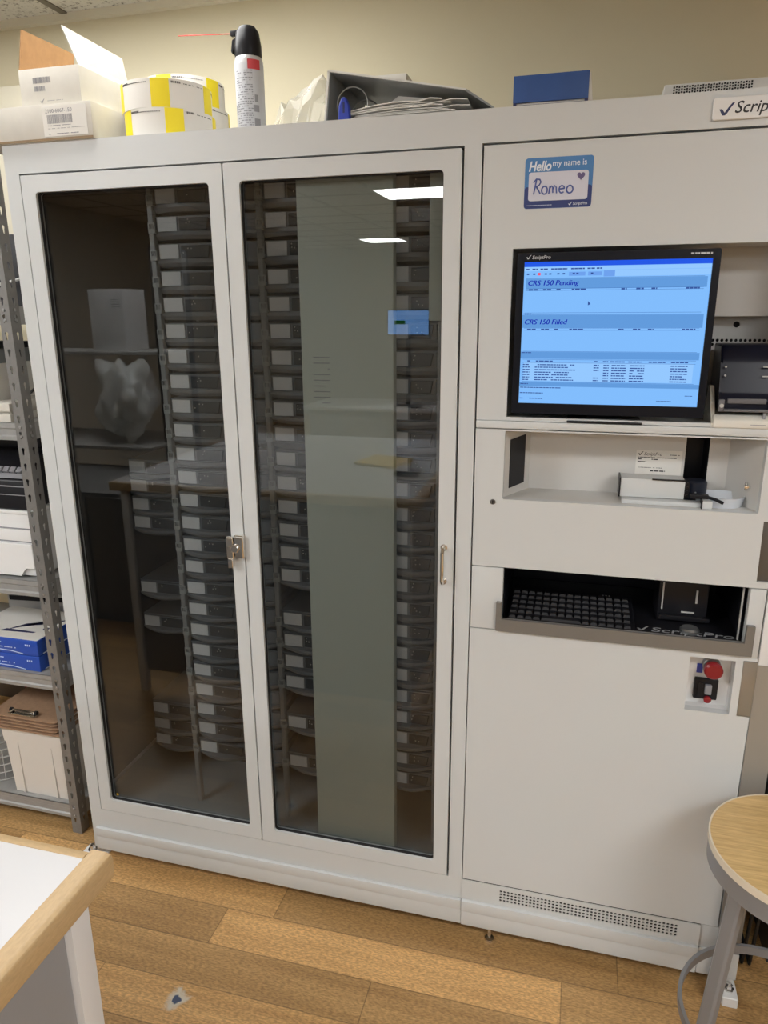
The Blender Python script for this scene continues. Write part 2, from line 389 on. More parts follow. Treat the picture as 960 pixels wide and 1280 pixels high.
for r in range(r0, r1+1):
    y0 = -.07+r*PW; off = offs.get(r, rnd.uniform(0, PL)); k0 = int(math.floor((XL-off)/PL)); k1 = int(math.ceil((XR-off)/PL))
    for k in range(k0, k1):
        x0 = off+k*PL; vs = [bm.verts.new(p) for p in ((x0, y0, 0), (x0+PL, y0, 0), (x0+PL, y0+PW, 0), (x0, y0+PW, 0))]
        f = bm.faces.new(vs)
        for lp, q in zip(f.loops, ((0, 0), (PL, 0), (PL, PW), (0, PW))): lp[lay].uv = q
        tvals.append(tones.get((r, k), rnd.choice((.84, .9, .95, 1.1, 1.22))))
me = bpy.data.meshes.new('floor'); bm.to_mesh(me); bm.free()
at = me.attributes.new('tone', 'FLOAT_COLOR', 'FACE')
for i, v in enumerate(tvals): at.data[i].color = (v, v, v, 1)
me.materials.append(mF); fl = bpy.data.objects.new('floor', me); COL.objects.link(fl); fl['kind'] = 'structure'

# ------------------------------------------------------------------ the robot cabinet
D = .68; W = 1.80
R = thing('dispensing_cabinet', (0, 0, 0), 'large white pharmacy dispensing robot cabinet with two tinted glass doors', 'cabinet')
b = MB()
b.box(0, .004, .03, D, .05, 2.0, 0); b.box(W-.004, W, .03, D, .05, 2.0, 0); b.box(0, W, .03, D, 1.975, 2.0, 0); b.box(0, W, .03, D, .05, .12, 0)
part('carcass', b, 'paint2', R)
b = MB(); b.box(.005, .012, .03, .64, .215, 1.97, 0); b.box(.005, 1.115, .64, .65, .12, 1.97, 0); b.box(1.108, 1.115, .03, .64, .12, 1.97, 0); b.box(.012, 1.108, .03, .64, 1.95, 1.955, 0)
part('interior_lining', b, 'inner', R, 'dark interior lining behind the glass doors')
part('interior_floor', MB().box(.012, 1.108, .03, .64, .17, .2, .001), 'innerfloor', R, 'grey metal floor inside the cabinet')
DX0, DXM, DX1, DZ0, DZ1 = .0412, .5623, 1.0871, .1928, 1.9321
PX0, PX1, PZ0, PZ1 = 1.1298, 1.7443, .1940, 1.9341
gp = .0038
b = MB().plate(rect(0, W, .05, 2.0), [rect(DX0-gp, DX1+gp, DZ0-gp, DZ1+.0045), rect(PX0-gp, PX1+gp, PZ0-gp, PZ1+.0045)], 'y', 0, .03)
part('front_frame', b, 'paint', R)
b = MB(); b.box(DX0-.02, DX0+.015, .022, .0295, DZ0-.02, DZ1+.02, 0); b.box(DX1-.015, DX1+.02, .022, .0295, DZ0-.02, DZ1+.02, 0)
b.box(DX0+.015, DX1-.015, .022, .0295, DZ1-.015, DZ1+.02, 0); b.box(DX0+.015, DX1-.015, .022, .0295, DZ0-.02, DZ0+.015, 0); b.box(DXM-.012, DXM+.012, .022, .0295, DZ0+.015, DZ1-.015, 0)
part('door_gap_shade', b, 'gap', R, 'dark strips for gap shade around the glass doors')  # dark strips paint the shade deep in the door gaps
# bottom rail steps
b = MB(); b.box(.016, 1.1265, -.010, 0, .097, .127, .003); b.box(.014, 1.1265, -.006, 0, .05, .0955, .0015)
part('plinth_rail', b, 'paint', R)
b = MB(); b.box(1.1275, 1.7075, -.013, -.0005, .097, .130, .003); b.box(1.1275, 1.7075, -.008, -.0005, .05, .0955, .0015); b.box(1.709, W, -.006, 0, .05, .1265, .002)
part('plinth_rail', b, 'paint', R)
holes = []
for i in range(46):
    for j in range(4): holes.append(circ(1.2285+i*(.4245/45), .1475+j*.0092, 0.0038, 8))
b = MB().plate(rect(1.1275, 1.7075, .1305, .1905), holes, 'y', -.0045, -.0015)
part('vent_panel', b, 'paint', R, 'perforated vent strip under the lower panel')
part('vent_backing', MB().box(1.128, 1.707, -.0014, -.0003, .132, .1965, 0), 'gap', R)  # black sheet puts shade behind the holes and along the bottom gap
b = MB(); b.box(PX0-.02, PX0+.012, .019, .0215, .17, 1.95, 0); b.box(PX0-.02, PX1+.02, .019, .0215, PZ1-.012, 1.95, 0); b.box(PX0, PX1+.02, .019, .0215, 1.0575, 1.0615, 0); b.box(PX0, 1.19, .019, .0215, .9, .91, 0)
part('panel_gap_shade', b, 'gap', R, 'dark strips for gap shade behind the panel edges')  # dark backing painted in as shade between panels and frame
# glass doors
def glass_door(x0, x1, gx0, gx1):
    z0, z1 = DZ0, DZ1
    d = part('glazed_door', MB().plate(rrect(x0+.0008, x1-.0008, z0, z1, .003, 3), [rrect(gx0, gx1, .2307, 1.8947, .009)], 'y', -.003, .019), 'paint', R)
    part('glass_pane', MB().box(gx0-.008, gx1+.008, .012, .0155, .2307-.008, 1.8947+.008, 0), 'glass', d, 'dark tinted glass pane')
    s = MB().plate(rrect(gx0-.0001, gx1+.0001, .2306, 1.8948, .0092), [rrect(gx0+.0022, gx1-.0022, .2329, 1.8925, .0072)], 'y', .004, .0118)
    part('gasket', s, 'blackm', d)
    return d
dl = glass_door(DX0, DXM-.001, .0787, .5271)
dr = glass_door(DXM+.001, DX1, .6004, 1.0502)
# lock on the left door
b = MB(); b.box(.541, .566, -.020, -.003, 1.030, 1.092, .006, 3); b.cyl((.545, -.026, 1.058), (.545, -.018, 1.058), .011, 20, bev=.002)
lk = part('lock', b, 'chrome', dl, 'chrome lock latch')
b = MB(); b.box(.520, .540, -.022, -.009, 1.028, 1.088, .005, 3); b.box(.524, .538, -.026, -.012, 1.006, 1.032, .004, 3); b.cyl((.533, -.0245, 1.056), (.533, -.018, 1.056), .008, 16, bev=.001)
b.box(.5272, .545, -.010, -.0035, 1.034, 1.080, .002)
part('turn_lever', b, 'chrome', dl, 'chrome turn lever')
b = MB(); b.tube([(1.064, -.003, 1.097), (1.064, -.018, 1.097), (1.064, -.024, 1.090), (1.064, -.024, 1.022), (1.064, -.018, 1.015), (1.064, -.003, 1.015)], .0042, 10)
b.cyl((1.064, -.003, 1.097), (1.064, -.005, 1.097), .008); b.cyl((1.064, -.003, 1.015), (1.064, -.005, 1.015), .008)
part('pull_handle', b, 'chrome', dr, 'slim chrome pull handle')
part('status_light', MB().box(.090, .0965, .0105, .0119, .2395, .246, .001), mat('amber_dot', (.75, .42, .02), .4), dl, 'tiny amber marker in the glass corner')
# inside: racks and the grey gantry column
def post(x0, x1, y0, y1):
    return part('rack_post', MB().box(x0, x1, y0, y1, .2, 1.95, .001), 'post', R)
for x0, x1 in ((.309, .3215), (.478, .488), (.592, .6035), (.765, .775), (.880, .8905), (1.024, 1.034)): post(x0, x1, .095, .112)
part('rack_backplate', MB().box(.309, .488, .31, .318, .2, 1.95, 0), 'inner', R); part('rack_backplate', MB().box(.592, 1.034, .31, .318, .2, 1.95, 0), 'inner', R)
post(.249, .257, .40, .42)
part('gantry_column', MB().box(.716, .936, .034, .064, .2, 1.95, .004), 'column', R, 'tall grey column behind the right glass door')
b = MB(); 
for q in range(9): dashes(b, .745, .785, 1.52-q*.013, .0022, .0338, q, .9, wmin=6, wmax=16)
part('column_dashes', b, 'inkgrey', R, 'faint rows of grey dashes on the grey column')  # thin grey dashes in rows on the column face
b = MB(); b.box(1.012, 1.058, .045, .085, 1.60, 1.93, .003); part('side_duct', b, 'column', R, 'grey duct at the upper right inside')
b = MB(); b.box(1.062, 1.066, .07, .30, .2, 1.60, 0)
for k in range(24): b.box(1.050, 1.062, .085, .097, 1.58-k*.056, 1.60-k*.056, .002)
part('sensor_rail', b, 'post', R)
# --- module panels (right third)
RX0, RX1, RZ0, RZ1 = 1.194, 1.7443, 1.395, 1.741
b = MB().plate(rect(PX0, PX1, 1.3935, PZ1), [rect(RX0, PX1-.012, RZ0+.006, RZ1)], 'y', 0, .018)
part('upper_panel', b, 'paint', R)
b = MB()
b.box(RX0-.004, RX0, .018, .16, RZ0, RZ1+.004, 0); b.box(RX0, PX1, .018, .16, RZ1, RZ1+.004, 0); b.box(PX1-.012, PX1-.006, .018, .20, RZ0, RZ1, 0)
b.box(RX0-.004, PX1-.006, .115, .12, 1.607, RZ1, 0)
part('monitor_recess', b, 'greyw', R, 'grey monitor recess')
hl = [circ(1.655, 1.590, .0065, 14)]
for i in range(30):
    for j in range(2): hl.append(circ(1.722-i*.0092, 1.557-j*.0085, .0034, 8))
part('recess_backplate', MB().plate(rect(RX0-.004, PX1-.006, RZ0, 1.625), hl, 'y', .16, .163), 'greyw', R, 'recess back plate with a row of vent holes')
part('recess_dark', MB().box(RX0, PX1-.012, .166, .168, RZ0, 1.62, 0), 'gap', R)
b = MB(); b.box(PX0, PX1+.01, -.004, .16, 1.3765, 1.3925, .002)
part('recess_ledge', b, 'paint', R)
# vial drawer panel with its bay
b = MB().plate(rect(PX0, 1.7465, 1.0605, 1.3735), [rrect(1.193, 1.7105, 1.2195, 1.3715, .003, 2), rect(1.7235, 1.7475, 1.0742, 1.2045)], 'y', -.004, .018) if False else None
b = MB().plate([(PX0, 1.0605), (1.7465, 1.0605), (1.7465, 1.0740), (1.7228, 1.0740), (1.7208, 1.2045), (1.7465, 1.2045), (1.7465, 1.3745), (PX0, 1.3745)],
               [rrect(1.193, 1.7085, 1.2195, 1.3715, .003, 2)], 'y', -.003, .018)
part('drawer_panel', b, 'paint', R)
part('finger_pull', MB().box(1.7215, 1.7465, .004, .017, 1.0742, 1.2042, .001), 'steeldark', R, 'dark steel finger pull')
b = MB(); b.cyl((1.172, -.006, 1.2125), (1.172, -.003, 1.2125), .0062, 16, bev=.001); part('key_lock', b, 'steeldark', R, 'small dark key lock')
part('key_slot', MB().box(1.1705, 1.1735, -.0065, -.006, 1.2085, 1.2165, 0), 'gap', R)
b = MB(); b.prism([(1.188, .018), (1.193, .018), (1.240, .12), (1.235, .125)], 'z', 1.213, 1.376); b.prism([(1.713, .018), (1.7085, .018), (1.664, .12), (1.669, .125)], 'z', 1.213, 1.376)
b.box(1.193, 1.7085, .018, .125, 1.3715, 1.376, 0); b.box(1.193, 1.7085, .018, .125, 1.213, 1.2195, 0)
b.plate(rect(1.235, 1.669, 1.213, 1.376), [rect(1.576, 1.624, 1.224, 1.3715)], 'y', .12, .125)
part('vial_bay', b, 'paint2', R, 'open vial bay below the monitor')
b = MB(); b.box(1.570, 1.576, .125, .20, 1.213, 1.376, 0); b.box(1.624, 1.63, .125, .20, 1.213, 1.376, 0); b.box(1.57, 1.63, .2, .205, 1.213, 1.376, 0)
part('vial_chute', b, 'black', R, 'black vial chute')
b = MB(); b.cyl((1.598, .10, 1.2195), (1.598, .10, 1.262), .026, 24, bev=.003); part('vial_cup', b, mat('dark_navy_plastic', (.012, .016, .03), .35), R, 'dark round vial cup')
b = MB(); n_ = Vector((.102, -.047, 0)).normalized()
def wl(t, z, o): return (1.193+.047*t+n_.x*o, .018+.102*t+n_.y*o, z)
b.loft([[wl(.18, 1.236, o), wl(.78, 1.238, o), wl(.78, 1.350, o), wl(.18, 1.346, o)] for o in (.0002, .0014)])
part('bay_window', b, 'black', R, 'dark sensor window on the bay wall')
b = MB(); b.box(1.440, 1.572, .048, .10, 1.229, 1.270, .0015); part('label_arm', b, 'paint', R, 'white label applicator block')
part('arm_cap', MB().box(1.4385, 1.4415, .046, .10, 1.2285, 1.271, 0), 'black', R); part('arm_slot', MB().box(1.505, 1.572, .044, .05, 1.269, 1.2715, 0), 'black', R)
b = MB(); b.box(1.572, 1.582, .05, .08, 1.233, 1.268, .001)
for q in range(4): b.cyl((1.577, .049, 1.238+q*.0085), (1.577, .046, 1.238+q*.0085), .0028, 10)
part('arm_end', b, 'black', R)
b = MB(); b.box(1.445, 1.612, .022, .05, 1.2196, 1.2285, .001); b.box(1.604, 1.624, .012, .034, 1.2196, 1.2365, .002); part('slide_rail', b, 'paint', R)
b = MB(); b.box(1.582, 1.618, .028, .044, 1.237, 1.246, .002); b.tube([(1.612, .036, 1.241), (1.630, .022, 1.239), (1.645, .016, 1.233)], .0035, 8); b.box(1.6025, 1.6045, .011, .035, 1.2196, 1.238, 0)
part('release_lever', b, 'black', R, 'black release lever')
ov = [(1.645+.045*math.cos(2*PI*i/36), .065+.040*math.sin(2*PI*i/36)) for i in range(36)]
b = MB(); b.loft([[(x, y, 1.2197) for x, y in ov], [(x+(x-1.645)*.10, y+(y-.07)*.10, 1.241) for x, y in ov], [(x+(x-1.645)*.04, y+(y-.07)*.04, 1.241) for x, y in ov], [(x-(x-1.645)*.06, y-(y-.07)*.06, 1.223) for x, y in ov]])
part('vial_tray', b, 'acrylic', R, 'frosted curved vial tray')
b = MB(); b.box(1.686, 1.698, .040, .050, 1.262, 1.268, .001); b.cyl((1.690, .046, 1.258), (1.690, .046, 1.273), .003, 8); part('bay_clip', b, 'chrome', R)
lab = part('bay_notice', MB().box(1.474, 1.570, .1188, .1199, 1.256, 1.320, 0), 'paper', R, 'white printed notice in the vial bay')
b = check_mb(1.478, 1.3085, .011, .1188); text_mb('ScriptPro', .0105, front(1.490, 1.3085, .1186), .25, mb=b, sx=.95)
dashes(b, 1.545, 1.566, 1.311, .0015, .1188, 3); dashes(b, 1.478, 1.56, 1.304, .0016, .1188, 4, .9); dashes(b, 1.478, 1.52, 1.300, .0022, .1188, 5, .9); dashes(b, 1.478, 1.498, 1.294, .002, .1188, 6, 1); dashes(b, 1.478, 1.53, 1.281, .0012, .1188, 8, .9); dashes(b, 1.506, 1.537, 1.274, .0028, .1188, 7, 1)
part('notice_print', b, 'ink', lab)
# keyboard bay
b = MB(); b.box(PX0, 1.2015, -.003, .018, .9065, 1.0580, .0015); part('bay_side_panel', b, 'paint', R)
b = MB(); b.box(1.7145, 1.7455, -.003, .018, .9025, 1.0580, .0015); part('bay_side_panel', b, 'paint', R)
b = MB(); b.box(1.197, 1.2015, .018, .33, .915, 1.062, 0); b.box(1.7145, 1.719, .018, .33, .915, 1.062, 0); b.box(1.1905, 1.725, .33, .335, .90, 1.062, 0); b.box(1.197, 1.719, .018, .33, 1.0585, 1.062, 0)
part('keyboard_bay', b, 'black', R, 'black keyboard bay')
kt = part('keyboard_tray', MB().box(1.2017, 1.7143, -.001, .30, .918, .926, .001), 'black', R, 'black pull-out keyboard tray')
b = MB().prism([(1.189, .908), (1.7315, .908), (1.7315, .978), (1.7148, .978), (1.7148, .937), (1.2012, .937), (1.2012, .978), (1.189, .978)], 'y', -.014, -.0035, .0008)
part('tray_front', b, 'traysteel', kt, 'brushed steel tray front')
fl_ = lambda x0, y0: (lambda u, v, w: (x0+u, y0+v, .9262+w))
b = text_mb('ScriptPro', .034, fl_(1.530, .030), .2, sx=1.35)
P = [(0, .50), (.17, .52), (.36, .22), (.60, .66), (.80, .95), (1, 1.02), (.74, .60), (.52, .14), (.40, 0), (.22, 0)]
b.prism([(1.502+.026*u, .030+.024*v) for u, v in P], 'z', .926, .9265)
part('tray_lettering', b, mat('silver_lettering', (.34, .35, .37), .4), kt, 'silver lettering on the tray')
b = MB(); b.lathe((1.614, .050, .926), [(.021, 0), (.021, .006), (.017, .010), (.004, .011)], 24); part('tray_knob', b, 'steel', kt, 'silver round knob on the tray')
b = MB(); b.box(1.548, 1.655, .10, .20, .9265, 1.030, .004); b.box(1.552, 1.66, .088, .10, .934, .944, .001); part('cassette_holder', b, 'black', R, 'black cassette holder in the keyboard bay')
for a_ in ((1.556, 1.559, .955, 1.02), (1.628, 1.632, .975, 1.006), (1.60, 1.628, .950, .953)): part('cassette_trim', MB().box(a_[0], a_[1], .0978, .10, a_[2], a_[3], 0), 'greyw', R)
part('bay_edge_strip', MB().box(1.7055, 1.7085, .02, .026, .93, 1.05, 0), 'greyw', R)
# lower door
b = MB().plate([(PX0-.001, .194), (1.7435, .194), (1.7465, .760), (1.7215, .760), (1.7195, .8935), (1.7465, .8935), (1.7465, .9015), (1.7325, .9035), (1.7325, .9060), (PX0-.001, .9045)],
               [rect(1.6135, 1.7050, .7610, .8900)], 'y', -.003, .018)
part('lower_panel', b, 'paint', R)
part('finger_pull', MB().box(1.7202, 1.7472, -.0045, .012, .7615, .8930, .001), 'steel', R, 'brushed steel finger pull')
b = MB(); b.box(1.6135, 1.7050, .036, .04, .7610, .89, 0); b.box(1.6085, 1.6135, .018, .04, .756, .895, 0); b.box(1.705, 1.710, .018, .04, .756, .895, 0); b.box(1.6085, 1.71, .018, .04, .89, .895, 0); b.box(1.6085, 1.71, .018, .04, .756, .761, 0)
part('switch_recess', b, 'white', R, 'white recess around the switches')
b = MB(); b.cyl((1.664, .036, .860), (1.664, .020, .860), .019, 28, bev=.002); part('stop_collar', b, 'steel', R, 'grey stop button collar')
b = MB(); b.cyl((1.664, .020, .860), (1.664, .010, .860), .013, 20); b.cyl((1.664, .012, .860), (1.664, -.006, .860), .0195, 28, bev=.004); part('stop_button', b, 'red', R, 'red emergency stop button')
part('blue_tag', MB().box(1.636, 1.648, .034, .036, .836, .858, 0), 'bluepen', R, 'small blue tag beside the stop button')
b = MB(); b.box(1.633, 1.683, .026, .036, .776, .826, .003); b.box(1.640, 1.650, .022, .026, .786, .818, .001); sw = part('power_switch', b, 'black', R, 'black power switch')
b = MB(); b.box(1.655, 1.669, .017, .026, .792, .815, .002); part('switch_key', b, 'inkgrey', sw)
b = MB(); b.lathe((0, 0, 0), [(.001, 0), (.008, .001), (.008, .006), (.001, .007)], 16)
for v in b.bm.verts: v.co = Vector((1.663+v.co.x, .026-v.co.z, .778+v.co.y))
part('switch_lamp', b, 'red', sw, 'small red switch lamp')
# right edge
part('side_strip', MB().box(1.7485, W, -.001, .0, .1275, .885, 0), mat('grey_side_strip', (.33, .31, .28), .4, .3), R, 'grey edge strip')  # strip coloured grey below the white side cover
part('side_cover', MB().box(1.7490, W, -.003, .0, .887, 1.062, .0008), 'white', R)
# feet and brackets
for x in (1.2023,): part('leveling_foot', MB().lathe((x, .012, 0), [(.012, 0), (.012, .006), (.005, .009), (.005, .05)], 16), 'chrome', R)
for x in (.05, 1.72): part('leveling_foot', MB().lathe((x, .55, 0), [(.012, 0), (.012, .006), (.005, .009), (.005, .05)], 16), 'chrome', R)
b = MB(); b.box(-.06, .02, .01, .05, 0, .006, .001); b.box(-.001, .0, .01, .05, 0, .09, 0); fb = part('floor_bracket', b, 'white', R, 'white floor bracket at the left corner')
b = MB(); b.lathe((-.035, .030, .006), [(.012, 0), (.012, .002), (.009, .003), (.009, .014), (.006, .018)], 6); b.lathe((-.035, .030, .006), [(.015, 0), (.015, .0025)], 20); part('bolt', b, 'chrome', fb)
b = MB(); b.prism([(1.768, -.040), (1.803, -.040), (1.803, .05), (1.768, .05)], 'z', 0, .028, .002); b.box(1.775, 1.795, .0, .05, .0, .10, .001)
fb = part('floor_bracket', b, 'white', R, 'white floor bracket at the right corner')
b = MB(); b.lathe((1.785, -.012, .028), [(.013, 0), (.013, .003), (.009, .004), (.009, .013), (.005, .017)], 6); part('bolt', b, 'chrome', fb)
# header sign, top vent
sg = part('name_sign', MB().prism(rrect(1.5425, 1.78, 1.9505, 1.9875, .003, 3), 'y', -.006, 0, .0012), 'white', R, 'white sign with navy lettering')
b = check_mb(1.553, 1.9575, .026, -.006); part('sign_logo', b, 'navy', sg)
part('sign_lettering', text_mb('ScriptPro', .0275, front(1.578, 1.9605, -.0062), .25, off=.0002), 'ink', sg)
tv = thing('vent_housing', (1.62, .39, 2.0), 'low white vented housing standing on the robot cabinet top, far right', 'vent housing')
part('housing', MB().box(1.47, W-.02, .18, .60, 2.0, 2.062, .002), 'paint2', tv)
b = MB()
for i in range(30):
    for j in range(3): b.box(1.487+i*.005, 1.4902+i*.005, .1794, .1799, 2.044+j*.005+(i % 2)*.001, 2.0472+j*.005+(i % 2)*.001, 0)
part('vent_seam', MB().box(1.666, 1.6672, .1794, .1799, 2.035, 2.062, 0), 'gap', tv)
part('vent_slots', b, 'gap', tv)
# name sticker
sx0, sx1, sz0, sz1 = 1.2115, 1.3405, 1.8145, 1.9065
st = part('name_sticker', MB().prism(rrect(sx0, sx1, sz0, sz1, .006), 'y', -.0006, 0), 'skyblue', R, 'blue name sticker with a handwritten name')
part('sticker_lower', MB().prism(rrect(sx0+.0004, sx1-.0004, sz0+.0004, sz0+.040, .0055), 'y', -.0010, -.0006), 'stickernavy', st)
part('sticker_field', MB().prism(rrect(sx0+.008, sx1-.008, sz0+.014, sz1-.026, .005), 'y', -.0014, -.0006), 'stickerwhite', st)
b = text_mb('Hello', .0245, front(sx0+.0065, sz1-.0235, -.0014), .22, off=.0007, sx=.80); text_mb('my name is', .0155, front(sx0+.052, sz1-.0165, -.0012), .0, off=.0001, sx=.92, mb=b)
part('greeting_print', b, mat('sticker_greeting_white', (.72, .78, .86), .5), st, 'white greeting lettering')
b = MB(); check_mb(sx1-.043, sz0+.0042, .007, -.0012, b); text_mb('ScriptPro', .0072, front(sx1-.035, sz0+.0043, -.0012), .2, mb=b); part('fine_print', dashes(MB(), sx0+.006, sx0+.055, sz0+.006, .0011, -.0010, 3, .9), mat('sticker_fine_print', (.5, .56, .68), .5), st)
part('sticker_print', b, mat('sticker_print_white', (.72, .78, .86), .5), st)
b = MB(); ox, oz, q = sx0+.015, sz0+.026, .0275
def L(pts, dx, s=1.): stroke(b, [(ox+dx+u*q*s, oz+v*q*s) for u, v in pts], .0014, -.0016)
L([(.12, 0), (.22, .55), (.30, 1.0)], 0); L([(.08, .78), (.28, 1.02), (.52, .98), (.60, .80), (.48, .60), (.24, .48)], 0); L([(.30, .48), (.46, .25), (.58, .02)], 0)
arc = lambda cx, cz, rx, rz, a0, a1, n=14: [(cx+rx*math.cos(a0+(a1-a0)*i/n), cz+rz*math.sin(a0+(a1-a0)*i/n)) for i in range(n+1)]
L(arc(.2, .25, .2, .26, 0, 2*PI), .0185)
L([(0, 0), (.06, .5), (.08, .38), (.18, .52), (.26, .42), (.28, .05)], .0325); L([(.28, .3), (.40, .54), (.50, .42), (.54, .02)], .0325)
L([(.02, .28), (.38, .32)]+arc(.2, .27, .19, .24, .3, 1.75*PI), .0515)
L(arc(.22, .25, .22, .25, 0, 2*PI), .0660)
part('handwriting', b, 'penblue', st)
b = MB(); hx, hz = sx1-.022, sz0+.056
b.prism([(hx+.00046*16*math.sin(t)**3, hz+.0005*(13*math.cos(t)-5*math.cos(2*t)-2*math.cos(3*t)-math.cos(4*t))) for t in [2*PI*i/28 for i in range(28)]], 'y', -.0018, -.0014)
part('heart_drawing', b, 'heart', st)

# ------------------------------------------------------------------ pill drawers
def pill_drawer(name, w, labelled, lx, lw, loc, label, group, tab=True):
    """local: front at y=0, x from 0 to w, z from 0"""
    t = thing(name, loc, label, 'drawer', group); X, Y, Z = loc
    n = 12
    arcp = [(X+w*(i/n), Y+.004-.026*math.sin(PI*i/n)) for i in range(n+1)]
    b = MB(); arcq = [(x, y+.010) for x, y in arcp]
    b.loft([[(x, y, Z-.004) for x, y in [(X, Y+.2)]+arcq+[(X+w, Y+.2)]], [(x, y, Z+.005) for x, y in [(X, Y+.2)]+arcp+[(X+w, Y+.2)]], [(x, y, Z+.013) for x, y in [(X, Y+.2)]+arcp+[(X+w, Y+.2)]]])
    arc2 = [(X+.004+(w-.008)*(i/n), Y+.004-.006*math.sin(PI*i/n)) for i in range(n+1)]
    b.prism([(X+.004, Y+.2)]+arc2+[(X+w-.004, Y+.2)], 'z', Z+.013, Z+.047)
    b.box(X, X+w, Y+.006, Y+.2, Z+.047, Z+.0505, .001)
    part('tray', b, 'drawer', t)
    if labelled:
        part('label_card', MB().box(X+lx, X+lx+lw, Y-.0055, Y-.003, Z+.0155, Z+.0475, 0), 'label', t, 'white label card')
        wx0, wx1 = X+lx+lw+.006, X+w-.008
        if wx1-wx0 > .02:
            b = MB(); b.prism([(wx0, Z+.016), (wx1-.006, Z+.016), (wx1, Z+.045), (wx0, Z+.045)], 'y', Y-.0050, Y-.002, .0015)
            part('window', b, 'drawer2', t, 'dark clear window')
            rn = random.Random(int(X*1000)+int(Z*1000)); b = MB()
            for i in range(rn.randint(1, 4)):
                px, pz = rn.uniform(wx0+.006, wx0+.03), Z+.022+rn.uniform(.003, .02)
                b.lathe((px, Y-.0055, pz), [(.0004, -.0014), (.0015, -.001), (.0015, .001), (.0004, .0014)], 8)
            part('tablets', b, 'pill', t, 'pale tablets behind the window', kind='stuff')
        if tab:
          b = MB().plate(rect(X-.011, X+.007, Z+.012, Z+.036), [rect(X-.008, X+.004, Z+.022, Z+.033)], 'y', Y-.0115, Y-.0065)
          b.box(X+.0005, X+.007, Y-.0068, Y+.01, Z+.012, Z+.02, 0)
          part('release_tab', b, 'tab', t)
    return t
ORD = ['topmost', 'second', 'third', 'fourth', 'fifth', 'sixth', 'seventh', 'eighth', 'ninth', 'tenth', 'eleventh', 'twelfth', 'thirteenth', 'fourteenth', 'fifteenth',
       'sixteenth', 'seventeenth', 'eighteenth', 'nineteenth', 'twentieth', 'twenty-first', 'twenty-second', 'twenty-third', 'twenty-fourth', 'lowest']
def ordn(k, n): return 'topmost' if k == 0 else 'lowest' if k == n-1 else ORD[k]+' from the top'
zr = [1.885-k*.0622-.029 for k in range(25)]
def stack(x0, w, y, zs, lx, lw, txt, group, labelled=True, name='pill_drawer', tab=True):
    protos = [pill_drawer(name, w, labelled, lx, lw, (x0, y, zs[k]), txt % ordn(k, len(zs)), group, tab) for k in range(min(3, len(zs)))]
    for k in range(3, len(zs)): dup(protos[(k*7) % 3], (x0, y, zs[k]), txt % ordn(k, len(zs)), group)
stack(.3225, .155, .1, zr, .012, .051, 'grey pill drawer, %s in the long stack behind left door', 'drawers of the long left stack')
stack(.604, .160, .1, [z for k, z in enumerate(zr) if k not in (16, 21, 23)], .012, .05, 'grey pill drawer, %s in the stack left of grey column', 'drawers left of the grey column')
stack(.891, .132, .1, zr, .012, .052, 'grey pill drawer, %s in the stack right of grey column', 'drawers right of the grey column')
stack(.4885, .103, .1, zr, .0, .0, 'narrow grey drawer, %s, at the right glass left edge', 'narrow drawers between the stacks', False, 'narrow_drawer')
stack(.0945, .154, .22, [z-.029 for z in (1.193, 1.138, 1.083, 1.028, .825, .715, .418, .3625, .307)], .010, .05, 'grey pill drawer, %s of the short gappy stack farthest left', 'drawers of the short far left stack', tab=False)
# ------------------------------------------------------------------ monitor, printer, keyboard
Mn = thing('monitor', (1.394, .02, 1.3925), 'black flat monitor showing a blue prescription list screen', 'monitor')
bx0, bx1, bz0, bz1 = 1.2045, 1.5835, 1.4115, 1.7315
part('bezel', MB().plate(rrect(bx0, bx1, bz0, bz1, .004, 4), [rect(1.219, 1.570, 1.4330, 1.7145)], 'y', -.010, .003), 'bezel', Mn)
part('housing', MB().box(bx0+.002, bx1-.002, .003, .035, bz0+.002, bz1-.002, .004), 'bezel', Mn)
b = MB(); b.box(1.32, 1.47, -.004, .09, 1.3926, 1.398, .002); b.box(1.36, 1.43, .036, .052, 1.398, 1.52, .003); part('stand', b, 'black', Mn)
b = check_mb(1.2225, 1.7195, .010, -.010); text_mb('ScriptPro', .0095, front(1.2335, 1.7198, -.0102), .2, off=.0001, mb=b); dashes(b, 1.530, 1.568, 1.7235, .0030, -.010, 9, .95, wmin=1, wmax=3)
part('bezel_print', b, mat('bezel_print_grey', (.55, .57, .6), .5), Mn, 'light print on the bezel')
scr = part('screen', MB().box(1.219, 1.570, -.0042, -.0036, 1.4330, 1.7145, 0), emis('screen_light_blue', (.225, .51, .98), 1.0), Mn, 'glowing blue screen')
def U(u): return 1.219+.351*u
def V(v): return 1.7145-.2815*v
def band(name, rs, c, s=1., y=-.0044):
    b = MB()
    for u0, u1, v0, v1 in rs: b.box(U(u0), U(u1), y, -.0040, V(v1), V(v0), 0)
    return part(name, b, emis(name+'_glow', c, s), scr)
band('title_bar', [(0, 1, 0, .033)], (.02, .10, .78))
band('grey_bands', [(.012, .985, .115, .185), (.0, .985, .365, .455), (0, .985, .625, .675), (0, 1, .845, .875)], (.125, .33, .72))
band('menu_rows', [(0, 1, .036, .062), (.5, 1, .065, .105), (.02, .96, .70, .835)], (.30, .58, 1.0))
band('toolbar_boxes', [(.25, .34, .072, .098), (.355, .43, .072, .098), (.44, .50, .066, .106)], (.16, .36, .85))
band('record_icon', [(.076, .092, .074, .092)], (.9, .09, .16), y=-.0047)
b = MB()
for v in (.112, .183, .196, .35, .362, .457, .472, .622, .68, .703, .842): b.box(U(.012), U(.97), -.0046, -.0042, V(v)-.0003, V(v)+.0003, 0)
part('rule_lines', b, emis('rule_line_glow', (.05, .15, .45)), scr)
b = MB()
